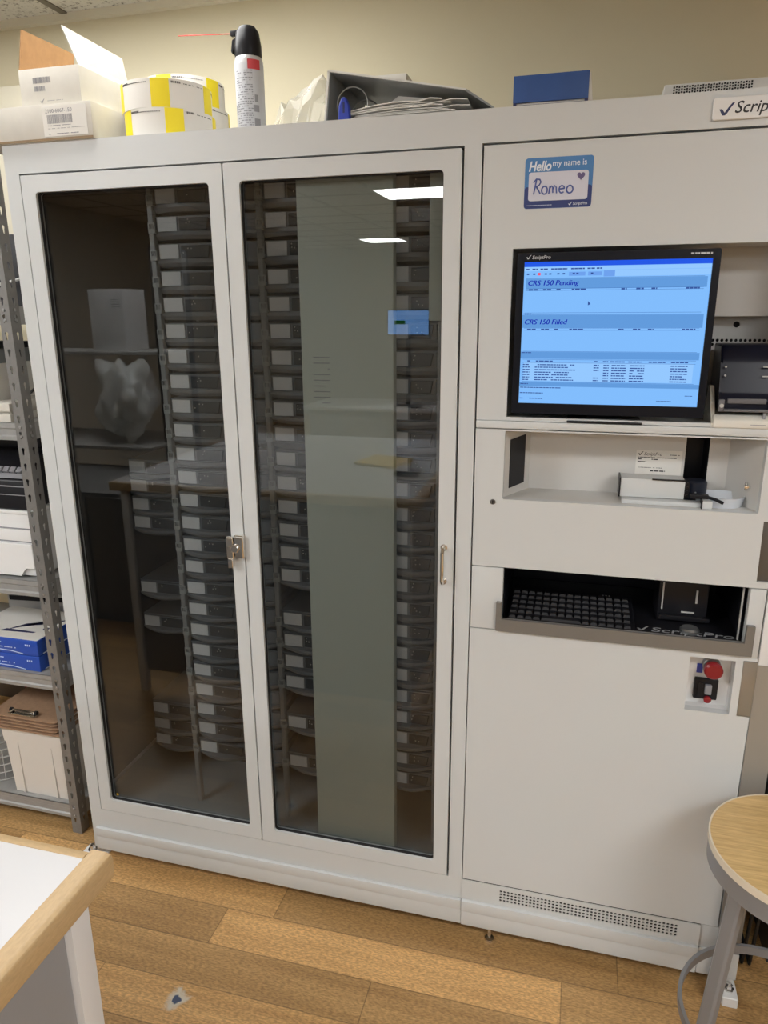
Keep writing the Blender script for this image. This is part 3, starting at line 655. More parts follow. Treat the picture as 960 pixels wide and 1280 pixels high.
for x0, x1 in ((.01, .03), (.045, .075), (.09, .135), (.15, .24), (.26, .335), (.35, .39), (.40, .43)): dashes(b, U(x0), U(x1), V(.05), .0026, -.0046, int(x0*999), 1, wmin=2, wmax=3)
for x0 in (.015, .05, .115, .14, .185, .215, .27, .29, .37): b.box(U(x0), U(x0+.013), -.0046, -.0044, V(.088), V(.078), 0)
for v in (.190, .466):
    for x0, x1 in ((.03, .08), (.11, .21), (.27, .35), (.54, .57), (.62, .66), (.70, .73), (.88, .95)): dashes(b, U(x0), U(x1), V(v), .0026, -.0046, int(x0*999), .95, wmin=2, wmax=4)
for v, x1 in ((.357, .05), (.632, .06), (.858, .05), (.885, .25), (.925, .14), (.965, .14)): dashes(b, U(.005), U(x1), V(v), .0018, -.0046, int(v*999), .9, wmin=2, wmax=4)
dashes(b, U(.93), U(.97), V(.925), .0012, -.0046, 4, 1); dashes(b, U(.78), U(.86), V(.965), .0012, -.0046, 4, 1)
for x0, x1 in ((.04, .06), (.09, .19), (.42, .44), (.47, .50), (.51, .59), (.61, .68), (.72, .81), (.84, .93)): dashes(b, U(x0), U(x1), V(.692), .0024, -.0046, int(x0*999), .95, wmin=2, wmax=4)
for r in range(7):
    v = .718+r*.0182
    for x0, x1 in ((.015, .055), (.085, .27+.05*random.Random(r).random()), (.42, .45), (.475, .505), (.52, .60), (.62, .70), (.84, .93)):
        if r in (3, 4) and x0 == .42: continue
        dashes(b, U(x0), U(x1), V(v), .0021, -.0046, r*31+int(x0*100), .95, wmin=1.5, wmax=4)
b.prism([(U(.365), V(.30)), (U(.365), V(.27)), (U(.38), V(.292))], 'y', -.0046, -.0042)
part('screen_text', b, emis('screen_text_ink', (.04, .09, .32)), scr, 'rows of tiny text')
b = MB()
for ox_ in (0, .00035, .0007):
    text_mb('CRS 150 Pending', .0140, front(U(.020)+ox_, V(.160), -.0044), .22, mb=b, sx=1.02); text_mb('CRS 150 Filled', .0140, front(U(.010)+ox_, V(.430), -.0044), .22, mb=b, sx=1.02)
part('screen_headings', b, emis('heading_ink', (.01, .02, .42)), scr, 'dark blue screen headings')
# label printer on a pale cradle in the recess
Pr = thing('label_printer', (1.655, .06, 1.3925), 'black label printer on a pale cradle beside the monitor', 'printer')
b = MB(); b.prism([(-.005, 1.3926), (-.005, 1.4085), (.012, 1.417), (.10, 1.420), (.10, 1.3926)], 'x', 1.604, 1.722, .002)
for x0, x1 in ((1.601, 1.609), (1.717, 1.725)): b.prism([(-.002, 1.4005), (.012, 1.412), (.062, 1.470), (.075, 1.470), (.10, 1.42), (.10, 1.3926), (0, 1.3926)], 'x', x0, x1, .001)
part('cradle', b, 'creamplastic', Pr, 'pale grey cradle')
b = MB(); b.prism([(.012, 1.424), (.012, 1.448), (.022, 1.458), (.034, 1.52), (.050, 1.553), (.13, 1.553), (.13, 1.424)], 'x', 1.612, 1.714, .004)
part('body', b, mat('printer_black', (.006, .007, .016), .28, spec=.2), Pr)
b = MB(); b.box(1.622, 1.704, .002, .013, 1.4245, 1.4295, .001); b.box(1.628, 1.698, .006, .0125, 1.4405, 1.450, .001); b.box(1.612, 1.622, .005, .012, 1.424, 1.448, .001); b.box(1.704, 1.714, .005, .012, 1.424, 1.448, .001)
part('tear_bar', b, mat('printer_grey', (.13, .13, .14), .35), Pr, 'grey tear bar')
b = MB()
for x in (1.617, 1.709): b.cyl((x, .005, 1.436), (x, .001, 1.436), .004, 12)
b.box(1.688, 1.700, .0235, .026, 1.510, 1.5125, 0); b.box(1.688, 1.698, .0205, .0225, 1.492, 1.494, 0)
for z in (1.511, 1.494): b.cyl((1.620, .026-(1.511-z)*.2, z), (1.620, .022-(1.511-z)*.2, z), .002, 8)
part('indicator_marks', b, 'greyw', Pr)
b = MB(); b.box(1.672, 1.70, -.0056, -.005, 1.4000, 1.4012, 0); b.box(1.694, 1.6985, .001, .004, 1.405, 1.4235, 0); part('cradle_marks', b, 'inkgrey', Pr)
Kb = thing('keyboard', (1.355, .08, .926), 'compact black keyboard on the pull-out tray', 'keyboard')
b = MB(); b.prism([(.004, .9262), (.004, .934), (.175, .948), (.175, .9262)], 'x', 1.214, 1.497, .002); part('body', b, 'black', Kb)
b = MB(); b.loft([[(1.217+x, .010+y, .9348) for x, y in rect(0, .0155, 0, .0165)], [(1.217+x, .010+y, .9405) for x, y in rect(.0022, .0133, .002, .0145)]])
M['key'] = mat('keycap_black', (.016, .016, .019), .45, spec=.3)
key0 = part('keycap', b, 'key', Kb); first = True
rows = [['k']*14+[0]*0 for _ in range(6)]
for r in range(6):
    c = 0
    while c < 15:
        wd = 1
        if r == 0 and 4 <= c < 9: wd = 5
        elif c == 0 and r in (1, 2): wd = 1.0
        if first: first = False
        else:
            o = key0.copy(); COL.objects.link(o); o.parent = Kb; o.scale = (1, 1, 1)
            if wd == 5:
                me = key0.data.copy(); o.data = me
                for v in me.vertices:
                    if v.co.x > (1.2245-1.355): v.co.x += .0182*4
            o.location = (c*.0182+(r % 3)*.0012*0, r*.0262, r*.00215)
        c += 5 if wd == 5 else 1
b = MB()
for x in (1.43, 1.437, 1.444): b.cyl((x, .168, .9474), (x, .168, .9484), .0015, 8)
part('lock_lights', b, 'greyw', Kb)
# ------------------------------------------------------------------ things on the cabinet top (z = 2.0)
ZT = 2.0
c0 = thing('carton', (.10, .13, ZT), 'closed flat white carton with a barcode label, under the open box', 'box', 'white cartons on the cabinet')
part('body', MB().box(-.075, .255, -.008, .168, ZT, ZT+.075, .002), 'paperw', c0)
part('tape_edge', MB().box(-.074, .254, -.0088, -.0078, ZT, ZT+.005, 0), mat('dull_brown_board', (.27, .19, .11), .8), c0, 'brown bottom edge')
lb = part('label', MB().box(.128, .243, -.0092, -.0082, ZT+.008, ZT+.070, 0), 'paper', c0)
def barcode(b, x0, x1, z0, z1, y, seed):
    rn = random.Random(seed); x = x0
    while x < x1:
        w = rn.choice((.0006, .0010, .0016)); b.box(x, min(x+w, x1), y-.0003, y, z0, z1, 0); x += w+rn.choice((.0006, .001, .0014))
    return b
b = text_mb('2100-6067-150', .0115, front(.136, ZT+.056, -.0093)); barcode(b, .140, .205, ZT+.034, ZT+.052, -.0092, 4); dashes(b, .14, .20, ZT+.030, .0012, -.0092, 3); dashes(b, .14, .235, ZT+.024, .0008, -.0092, 4); dashes(b, .14, .22, ZT+.013, .0016, -.0092, 5)
part('label_print', b, 'inkgrey', lb)
c1 = thing('carton', (.14, .1, ZT+.075), 'opened white carton with raised flaps and brown inside, topmost box', 'box', 'white cartons on the cabinet')
z0, z1 = ZT+.0752, ZT+.152; x0, x1, y0, y1 = .066, .224, .006, .20
t = .003
b = MB(); b.box(x0, x1, y0, y1, z0, z0+t, 0); b.box(x0, x1, y0, y0+t, z0, z1, .0005); b.box(x0, x1, y1-t, y1, z0, z1, 0); b.box(x0, x0+t, y0+t, y1-t, z0, z1, 0); b.box(x1-t, x1, y0+t, y1-t, z0, z1, 0)
part('body', b, 'paperw', c1)
b = MB(); b.box(x0+t, x0+t+.001, y0+t, y1-t, z0+t, z1, 0); b.box(x0+t, x1-t, y1-t-.001, y1-t, z0+t, z1, 0); part('inner_lining', b, 'kraft', c1, 'brown board lining')
b = MB(); A = [(x0+.000, y0+.002, z1), (x0+.018, y0+.002, z1+.080), (x0+.015, y1-.01, z1+.085), (x0+.0, y1-.002, z1)]
b.loft([A, [(p[0]+.0025, p[1], p[2]) for p in A]]); part('flap', b, 'kraft', c1, 'brown inner side of the raised left flap')
b = MB(); A = [(x1, y0+.002, z1), (x1-.030, y0-.002, z1+.078), (x1-.010, y1-.004, z1+.066), (x1, y1, z1)]
b.loft([A, [(p[0]-.0025, p[1], p[2]-.001) for p in A]]); part('flap', b, 'paperw', c1, 'white raised right flap')
b = MB(); barcode(b, x0+.036, x0+.083, z1-.030, z1-.018, y0-.0002, 8); barcode(b, x0+.038, x0+.066, z1-.046, z1-.036, y0-.0002, 9); check_mb(x0+.05, z0+.006, .011, y0-.0002, b); dashes(b, x0+.064, x0+.11, z0+.010, .0009, y0-.0002, 2)
part('box_print', b, 'inkgrey', c1)
# label rolls
def label_roll(c, r, h, phase, label, loose=False):
    t = thing('label_roll', c, label, 'label roll', 'yellow banded label rolls')
    b = MB(); n = 64
    prof = [(.045, 0), (r, 0), (r, h), (.045, h)]
    rings = [[(c[0]+q*math.cos(2*PI*i/n), c[1]+q*math.sin(2*PI*i/n), c[2]+z) for i in range(n)] for q, z in prof]
    b.loft(rings+[rings[0]], cap=False); part('paper_roll', b, 'paper', t)
    for k in range(5):
        a = phase+k*2*PI/5
        rings = []; b = MB()
        for i in range(7):
            aa = a+i*.40/6
            rings.append([(c[0]+q*math.cos(aa), c[1]+q*math.sin(aa), c[2]+z) for q, z in ((r, .0005), (r+.0006, .0005), (r+.0006, h-.0005), (r, h-.0005))])
        b.loft(rings); part('yellow_band', b, 'yellow', t, 'yellow band')
    b = MB()
    for k in range(5):
        a = phase+.42+k*2*PI/5; rn = random.Random(k)
        for i in range(26):
            aa = a+i*.03; hh = .0042 if i < 8 else .0016
            if rn.random() < .25: continue
            b.loft([[(c[0]+q*math.cos(x), c[1]+q*math.sin(x), c[2]+z) for q, z in ((r, h-.009), (r+.0004, h-.009), (r+.0004, h-.009+hh), (r, h-.009+hh))] for x in (aa, aa+.018)])
    part('roll_print', b, 'ink', t, 'tiny black print near the rim')
    b = MB(); b.band((c[0], c[1], c[2]), .043, .004, h, 32); part('core', b, 'kraft', t)
    return t
label_roll((.3755, .122, ZT), .1025, .0585, -2.42, 'white label roll with yellow bands, lower of the front pair')
label_roll((.3715, .121, ZT+.0587), .1015, .0585, -2.98+.33, 'white label roll with yellow bands, upper of the front pair')
label_roll((.308, .337, ZT), .104, .062, -1.15, 'white label roll with yellow bands, lowest of the rear pile')
label_roll((.306, .337, ZT+.0622), .104, .060, -1.03, 'white label roll with yellow bands, middle of the rear pile')
label_roll((.297, .337, ZT+.1224), .103, .066, -1.75, 'white label roll with yellow bands, topmost of the rear pile')
# duster can
cc = (.5685, .150, ZT)
Dc = thing('duster_can', cc, 'grey air duster can with black nozzle and long red straw', 'spray can')
part('can_body', MB().lathe(cc, [(.030, 0), (.0325, .003), (.0325, .166), (.030, .174), (.029, .176)], 36), mat('can_silver', (.55, .55, .56), .35, .3), Dc)
b = MB(); b.lathe((cc[0], cc[1], cc[2]), [(.0327, .012), (.0328, .012), (.0328, .160), (.0327, .160)], 36); part('can_label', b, mat('can_label_grey', (.50, .51, .54), .4), Dc, 'printed grey label')
def onr(b, a0, a1, z0, z1, r=.0329):
    n = max(2, int((a1-a0)/.08)); b.loft([[(cc[0]+q*math.cos(a0+(a1-a0)*i/n), cc[1]+q*math.sin(a0+(a1-a0)*i/n), ZT+z) for q, z in ((r-.0002, z0), (r+.0002, z0), (r+.0002, z1), (r-.0002, z1))] for i in range(n+1)])
b = MB(); onr(b, -1.25, -.35, .146, .166); part('red_block', b, mat('label_red', (.50, .05, .06), .4), Dc, 'red block on the label')
b = MB(); rn = random.Random(5)
for q in range(24):
    z = .142-q*.0048; a = -2.2
    while a < -.95:
        w = rn.uniform(.06, .22)
        if rn.random() < .8: onr(b, a, min(a+w, -.95), z, z+.0021)
        a += w+.05
onr(b, -.92, -.55, .060, .074, .0330); onr(b, -.92, -.5, .010, .046, .0330); onr(b, -2.4, -2.25, .055, .075, .033); onr(b, -.85, -.6, .08, .095, .033)
part('can_print', b, 'inkgrey', Dc, 'rows of dark print')
b = MB(); b.lathe(cc, [(.0295, .174), (.0305, .177), (.0300, .200), (.026, .226), (.018, .237), (.006, .241)], 28)
b.prism([(cc[0]-.026, ZT+.218), (cc[0]-.036, ZT+.214), (cc[0]-.040, ZT+.19), (cc[0]-.034, ZT+.184), (cc[0]-.033, ZT+.20), (cc[0]-.020, ZT+.206)], 'y', cc[1]-.008, cc[1]+.008, .002)
b.box(cc[0]-.040, cc[0]-.02, cc[1]-.006, cc[1]+.006, ZT+.222, ZT+.233, .002)
part('nozzle', b, 'black', Dc, 'black trigger nozzle')
part('straw', MB().tube([(cc[0]-.030, cc[1], ZT+.2275), (cc[0]-.172, cc[1], ZT+.236)], .0011, 8), 'redstraw', Dc, 'red straw')
# crumpled clear bag
def crumple(c, sx, sy, sz, seed, spike=.35, flat=True):
    b = MB(); bmesh.ops.create_icosphere(b.bm, subdivisions=4, radius=1); rn = random.Random(seed)
    dirs = [(Vector((rn.uniform(-1, 1), rn.uniform(-1, 1), rn.uniform(-.4, 1))).normalized(), rn.uniform(.4, 1)) for _ in range(26)]
    from mathutils import noise
    for v in b.bm.verts:
        d = v.co.normalized(); k = .72+.30*noise.noise(d*2.1+Vector((seed, 0, 0)))+.16*abs(noise.noise(d*6+Vector((0, seed, 0))))
        for q, a in dirs:
            e = max(0, d.dot(q)-.86)/.14; k += spike*a*e*e*.6
        v.co = Vector((c[0]+d.x*k*sx, c[1]+d.y*k*sy, max(c[2]+.0003, c[2]+sz*.55+d.z*k*sz*.62)))
    return b
Bg = thing('plastic_bag', (.70, .15, ZT), 'crumpled clear plastic bag between the duster can and the binder', 'bag')
def crumpled_sheet(prof, y0, y1, seed):
    b = MB(); rn = random.Random(seed); rings = []; n = len(prof); m = 9
    for i, (x, z) in enumerate(prof):
        ring = []
        for k in range(m):
            t = k/(m-1); a = math.sin(PI*t)
            ring.append((x+rn.uniform(-.006, .006), y0+(y1-y0)*t+rn.uniform(-.006, .006), max(ZT+.0006, ZT+z*(a**.55)+(rn.uniform(-.009, .009) if 0 < k < m-1 else 0))))
        rings.append(ring)
    b.loft(rings, cap=False, closed=False)
    return b
fo = part('film', crumpled_sheet([(.648, .050), (.660, .076), (.672, .072), (.686, .080), (.700, .092), (.715, .100), (.730, .112), (.745, .124), (.758, .112), (.770, .090), (.776, .04)], .085, .20, 4), 'bag', Bg, smooth=False)
b = MB(); b.torus((.712, .104, ZT+.030), .012, .0016, 'y', 20, 0, PI*1.2); b.tube([(.70, .104, ZT+.030), (.704, .105, ZT+.012), (.722, .104, ZT+.004)], .0016); part('bag_tie', b, 'white', Bg, 'white twist tie')
# binder lying open
Bn = thing('ring_binder', (.94, .15, ZT), 'grey ring binder lying open with papers and rings showing', 'binder')
yb0, yb1 = .045, .300
b = MB(); b.box(.785, 1.13, yb0, yb1, ZT, ZT+.003, .0008); part('cover', b, 'binder', Bn, 'lower cover')
b = MB().prism([(.781, ZT+.001), (.785, ZT+.001), (.797, ZT+.102), (.792, ZT+.103)], 'y', yb0, yb1); part('spine', b, 'binderw', Bn, 'pale spine')
part('spine_lining', MB().prism([(.7855, ZT+.003), (.788, ZT+.003), (.799, ZT+.100), (.7975, ZT+.101)], 'y', yb0+.001, yb1), 'binder', Bn)
b = MB().prism([(.793, ZT+.103), (.7955, ZT+.1055), (1.085, ZT+.049), (1.142, ZT+.012), (1.139, ZT+.010), (1.082, ZT+.046), (.80, ZT+.100)], 'y', yb0, yb1); part('cover', b, 'binder', Bn, 'raised upper cover')
b = MB().prism([(.7925, ZT+.1032), (.7955, ZT+.1060), (1.085, ZT+.0495), (1.0845, ZT+.0468), (.798, ZT+.1015)], 'y', yb0-.0012, yb0+.0001); part('cover_edge', b, 'binderw', Bn, 'pale cover edge')
b = MB()
for y in (.07, .17, .27):
    b.torus((.838, y, ZT+.043), .034, .0016, 'y', 30, -.35, PI+.5)
b.box(.80, .815, yb0+.01, yb1-.01, ZT+.003, ZT+.008, .001); part('ring_mechanism', b, 'steel', Bn, 'steel binder rings')
b = MB(); rn = random.Random(2)
for k in range(10):
    z = ZT+.0034+k*.0024; x0 = .838+rn.uniform(-.008, .010); x1 = 1.045+rn.uniform(-.03, .05)
    pts = [];
    for i in range(9):
        u = i/8; xx = x0+(x1-x0)*u; zz = z+.012*k/10*math.sin(PI*u*.9)*1.0+(.008*k/10*(u > .8))
        pts.append((xx, zz))
    b.prism(pts+[(x, zq+.0016) for x, zq in reversed(pts)], 'y', yb0+.003+rn.uniform(0, .008), yb1-.01)
part('papers', b, 'paper', Bn, 'ruffled white papers')
part('paper_crease', MB().prism([(.90, ZT+.044), (1.04, ZT+.036), (1.065, ZT+.043), (.93, ZT+.062)], 'y', yb0+.06, yb0+.0615), 'paper', Bn, 'folded sheet')
b = MB().prism([(.817, ZT+.003), (.843, ZT+.003), (.841, ZT+.035), (.834, ZT+.050), (.826, ZT+.050), (.819, ZT+.035)], 'y', yb0-.012, yb0+.002, .002)
Cl = thing('blue_tab', (.83, yb0-.005, ZT), 'bright blue rounded plastic tab standing in front of the binder spine', 'tab')
part('body', b, 'bluepen', Cl); part('slot', MB().box(.828, .832, yb0-.0128, yb0-.0118, ZT+.02, ZT+.040, 0), 'navy', Cl)
Wb = thing('paper_box', (.92, .42, ZT), 'small off-white box peeking up behind the binder', 'box')
part('body', MB().box(.78, .876, .40, .55, ZT, ZT+.175, .002), 'creamplastic', Wb); part('lid', MB().box(.778, .878, .398, .552, ZT+.165, ZT+.190, .001), 'paperw', Wb)
# blue box
Bb = thing('storage_box', (1.25, .09, ZT), 'blue-fronted box with cream side near the middle of the cabinet top', 'box')
part('body', MB().prism([(1.183, ZT+.0035), (1.331, ZT+.0035), (1.325, ZT+.0525), (1.183, ZT+.0525)], 'y', .0155, .15, .0008), 'creamplastic', Bb)
part('front_cover', MB().box(1.1815, 1.3225, .0105, .0155, ZT+.0075, ZT+.0545, .001), 'blue', Bb, 'blue front cover')
b = MB(); b.box(1.182, 1.3225, .0105, .15, ZT, ZT+.0035, .0008); b.box(1.182, 1.188, .0105, .0155, ZT+.002, ZT+.0078, 0); b.box(1.316, 1.3225, .0105, .0155, ZT+.002, ZT+.0078, 0); part('base_edge', b, 'navy', Bb)
# ------------------------------------------------------------------ metal rack on the left
Rk = thing('shelving_rack', (-.6, .3, 0), 'grey slotted steel shelving rack left of the robot cabinet', 'shelf')
RXr, RXl, RY0, RY1 = -.118, -1.04, .085, .54
def keyhole(x, z, s=1.):
    r = .0052*s; out = [(x+r*math.cos(a), z+.006+r*math.sin(a)) for a in [(-.25+1.5*i/8)*PI for i in range(9)]]
    return out+[(x-.0026*s, z-.006), (x-.0018*s, z-.010), (x+.0018*s, z-.010), (x+.0026*s, z-.006)]
def rack_post(x, y, sx, sy, holes=True):
    h1 = [keyhole(x+sx*.019, .05+k*.0445) for k in range(45)] if holes else []
    b = MB().plate(rect(min(x, x+sx*.034), max(x, x+sx*.034), 0, 2.08), h1, 'y', y, y+sy*.002)
    h2 = [keyhole(y+sy*.020, .05+k*.0445) for k in range(45)] if holes else []
    b.plate(rect(min(y+sy*.002, y+sy*.036), max(y+sy*.002, y+sy*.036), 0, 2.08), h2, 'x', x, x+sx*.002)
    return part('rack_post', b, 'rack', Rk)
rack_post(RXr, RY0, -1, 1); rack_post(RXr, RY1, -1, -1); rack_post(RXl, RY0, 1, 1, False); rack_post(RXl, RY1, 1, -1, False)
SZ = [.102, .558, .864, 1.330, 1.640]
for z in SZ:
    b = MB(); b.box(RXl+.004, RXr-.004, RY0+.0025, RY1-.003, z-.0025, z, 0)
    f = [(RY0+.0022, z-.0), (RY0+.0022, z-.014), (RY0+.006, z-.018), (RY0+.006, z-.034), (RY0+.0022, z-.038), (RY0+.0022, z-.048), (RY0+.0052, z-.048), (RY0+.0052, z-.04), (RY0+.010, z-.034), (RY0+.010, z-.018), (RY0+.0055, z-.012), (RY0+.0055, z)]
    b.prism(f, 'x', RXl+.03, RXr-.006); b.box(RXl+.004, RXr-.004, RY1-.006, RY1-.0025, z-.048, z, 0)
    b.box(RXr-.0055, RXr-.0025, RY0+.004, RY1-.004, z-.048, z, 0); b.box(RXl+.0025, RXl+.0055, RY0+.004, RY1-.004, z-.048, z, 0)
    sh = part('shelf', b, 'rackshelf', Rk)
    b = MB()
    for dz in (-.010, -.036): b.cyl((RXr-.017, RY0, z+dz), (RXr-.017, RY0-.003, z+dz), .0045, 10, bev=.001); b.cyl((RXr, RY0+.018, z+dz), (RXr+.003, RY0+.018, z+dz), .0045, 10, bev=.001)
    part('rivet', b, 'steel', sh)
# bottom shelf
zb = SZ[0]
Bx = thing('storage_bin', (-.27, .2, zb), 'white plastic bin with clipboards stacked on it, lowest shelf', 'bin')
b = MB(); b.loft([[(x, y, zb+.0005) for x, y in rect(-.372, -.165, .108, .34)], [(x, y, zb+.19) for x, y in rect(-.378, -.158, .102, .345)], [(x, y, zb+.19) for x, y in rect(-.381, -.155, .099, .348)], [(x, y, zb+.232) for x, y in rect(-.383, -.153, .097, .35)]])
part('body', b, 'bin', Bx)
for x in (-.335, -.21): part('rib', MB().prism([(x-.003, zb+.003), (x+.003, zb+.003), (x+.004, zb+.188), (x-.004, zb+.188)], 'y', .1015, .107), 'bin', Bx)
part('lid', MB().box(-.384, -.152, .096, .351, zb+.2325, zb+.243, .003), 'bin', Bx)
cz = zb+.2435
for k in range(5):
    rn = random.Random(k); dx = rn.uniform(-.006, .006); z = cz+k*.0112
    txt = ['lowest', 'second from the bottom', 'middle one', 'second from the top', 'topmost'][k]
    t = thing('clipboard', (-.28, .22, z), 'brown hardboard clipboard, '+txt+' of the pile on the white bin'+(', chrome clip visible' if k == 4 else ''), 'clipboard', 'clipboards piled on the white bin')
    part('board', MB().prism(rrect(-.41+dx, -.158+dx, .088, .40, .018, 5), 'z', z, z+.0036, .0006), 'clipboard', t)
    if k < 4: part('papers', MB().box(-.40+dx, -.17+dx, .125, .37, z+.0037, z+.0060, 0), 'paper', t)
    if k == 4:
        b = MB(); b.box(-.345, -.245, .092, .118, z+.0076, z+.011, .0012); b.tube([(-.34, .10, z+.012), (-.325, .10, z+.022), (-.265, .10, z+.020), (-.25, .10, z+.012)], .0026, 8); b.cyl((-.338, .108, z+.016), (-.252, .108, z+.016), .004, 10)
        part('clip', b, 'chrome', t, 'chrome clip'); b = MB(); b.cyl((-.345, .108, z+.016), (-.338, .108, z+.016), .007, 12); b.cyl((-.252, .108, z+.016), (-.245, .108, z+.016), .007, 12); part('clip_end', b, 'black', t)
    else:
        b = MB(); b.box(-.345+dx, -.245+dx, .36, .385, z+.0076, z+.0108, .001); part('clip', b, 'chrome', t)
Gr = thing('file_box', (-.4, .45, zb), 'dark green file box at the back of the lowest shelf', 'box')
b = MB(); b.box(-.56, -.135, .410, .525, zb+.0005, zb+.37, .004); part('body', b, 'green', Gr); part('lid', MB().box(-.563, -.132, .406, .528, zb+.345, zb+.385, .003), 'green', Gr)
Wk = thing('wire_basket', (-.48, .2, zb), 'grey wire basket at the left edge of the lowest shelf', 'basket')
b = MB()
for k in range(5): b.torus((-.49, .20, zb+.004+k*.028), .075, .0022, 'z', 28)
for k in range(14): a = 2*PI*k/14; b.cyl((-.49+.075*math.cos(a), .20+.075*math.sin(a), zb+.002), (-.49+.075*math.cos(a), .20+.075*math.sin(a), zb+.118), .0018, 6)
part('wires', b, 'greycable', Wk)
Rb = thing('red_binder', (-.50, .33, zb), 'red binder upright on the lowest shelf behind the wire basket', 'binder')
part('cover', MB().box(-.455, -.425, .29, .41, zb+.0005, zb+.30, .003), 'red', Rb); part('spine_label', MB().box(-.450, -.430, .2888, .29, zb+.15, zb+.24, 0), 'paper', Rb)
# shelf with paper reams
zs = SZ[1]
for k in range(2):
    z = zs+.0005+k*.0522
    t = thing('paper_ream', (-.33, .2, z), 'blue wrapped paper ream, '+('lower of the two' if k == 0 else 'upper of the two, its top white with a dark swoosh mark'), 'paper ream', 'blue paper reams')
    part('wrapper', MB().box(-.482, -.200, .100, .318, z, z+.0505, .004, 3), 'bluepack', t)
    b = MB(); dashes(b, -.40, -.33, z+.036, .0035, .0998, k+3, .9, wmin=1, wmax=2); dashes(b, -.40, -.28, z+.021, .003, .0998, k+5, .8, wmin=1, wmax=2); b.prism([(-.482, z+.012), (-.30, z+.009), (-.255, z+.003), (-.255, z+.0055), (-.30, z+.0115), (-.482, z+.0145)], 'y', .0994, .0999)
    b.box(-.385, -.355, .0993, .0999, z+.004, z+.014, 0); dashes(b, -.245, -.225, z+.034, .006, .0998, 4, 1, wmin=.6, wmax=1)
    b.box(-.1998, -.1992, .12, .30, z+.001, z+.0045, 0)
    part('wrapper_print', b, mat('ream_print_pale', (.55, .65, .82), .5), t, 'pale print')
    if k == 1:
        part('top_panel', MB().prism(rrect(-.478, -.203, .104, .315, .003), 'z', z+.0505, z+.0510), 'paper', t, 'white top face')
        b = MB(); zt = z+.0512
        for q in range(5):
            a = q*.022; b.prism([(-.36+a*.6, .145+a*.9), (-.325+a, .205+a*.5), (-.285+a*.8, .225+a*.4), (-.315+a, .190+a*.4)], 'z', zt-.0003, zt)
        b.prism([(-.372, .142), (-.255, .150), (-.25, .157), (-.36, .160)], 'z', zt-.0003, zt+.0001); b.prism(circ(-.235, .185, .010), 'z', zt-.0003, zt)
        part('top_mark', b, 'navy', t, 'dark swoosh mark')
St = thing('packing_strip', (-.32, .36, zs), 'grey folded strip leaning behind the paper reams', 'strip')
b = MB(); b.box(-.56, -.19, .40, .46, zs+.0005, zs+.12, .003, rot=('Z', math.radians(6))); part('body', b, 'greyw', St); b = MB(); b.box(-.55, -.20, .395, .399, zs+.095, zs+.112, .001, rot=('Z', math.radians(6)), piv=(-.375, .43, 0)); part('edge_band', b, 'black', St)
# printer shelf
zp = SZ[2]
Lp = thing('laser_printer', (-.36, .3, zp), 'white office printer with paper drawer on the middle shelf', 'printer')
XRp = -.163
b = MB(); b.box(-.56, XRp, .112, .46, zp+.006, zp+.196, .006, 3); part('body', b, 'white', Lp)
b = MB(); b.prism([(-.555, zp+.008), (XRp-.055, zp+.008), (XRp-.045, zp+.024), (XRp-.035, zp+.024+.01), (XRp-.004, zp+.034), (XRp-.004, zp+.108), (-.555, zp+.108)], 'y', .1, .1125, .001); b.box(-.56, XRp, .106, .112, zp+.115, zp+.150, .001); part('paper_drawer', b, 'white', Lp, 'paper drawer front')
b = MB(); b.box(-.56, XRp+.0005, .1105, .1125, zp+.110, zp+.1135, 0); b.box(-.56, XRp, .108, .1125, zp+.151, zp+.1535, 0); b.box(-.555, XRp-.06, .108, .112, zp+.012, zp+.024, 0); part('seam', b, 'inkgrey', Lp)
part('lid', MB().box(-.562, XRp+.002, .108, .462, zp+.1965, zp+.2065, .003), 'white', Lp); 
b = MB()
for x in (-.52, -.2):
    for y in (.15, .42): b.cyl((x, y, zp), (x, y, zp+.007), .012, 12)
part('foot', b, 'black', Lp)
zd = zp+.207
Dv = thing('form_printer', (-.36, .28, zd), 'black form printer with keys standing on the white printer', 'printer')
b = MB(); b.prism([(.112, zd+.0003), (.112, zd+.088), (.125, zd+.096), (.165, zd+.138), (.20, zd+.16), (.40, zd+.16), (.40, zd+.0003)], 'x', -.54, -.172, .004); part('body', b, 'black', Dv)
b = MB(); b.prism([(.116, zd+.094), (.120, zd+.100), (.128, zd+.106), (.128, zd+.100)], 'x', -.50, -.175); b.box(-.54, -.172, .1095, .112, zd+.070, zd+.073, 0); b.box(-.54, -.172, .1095, .112, zd+.045, zd+.047, 0); part('seam', b, 'inkgrey', Dv)
for k in range(5):
    part('key', MB().box(-.305+k*.023, -.287+k*.023, .128, .146, zd+.108, zd+.119, .002, rot=('X', math.radians(43))), 'inkgrey', Dv, 'grey key')
part('paper_guide', MB().box(-.50, -.20, .23, .25, zd+.16, zd+.20, .003), 'black', Dv)
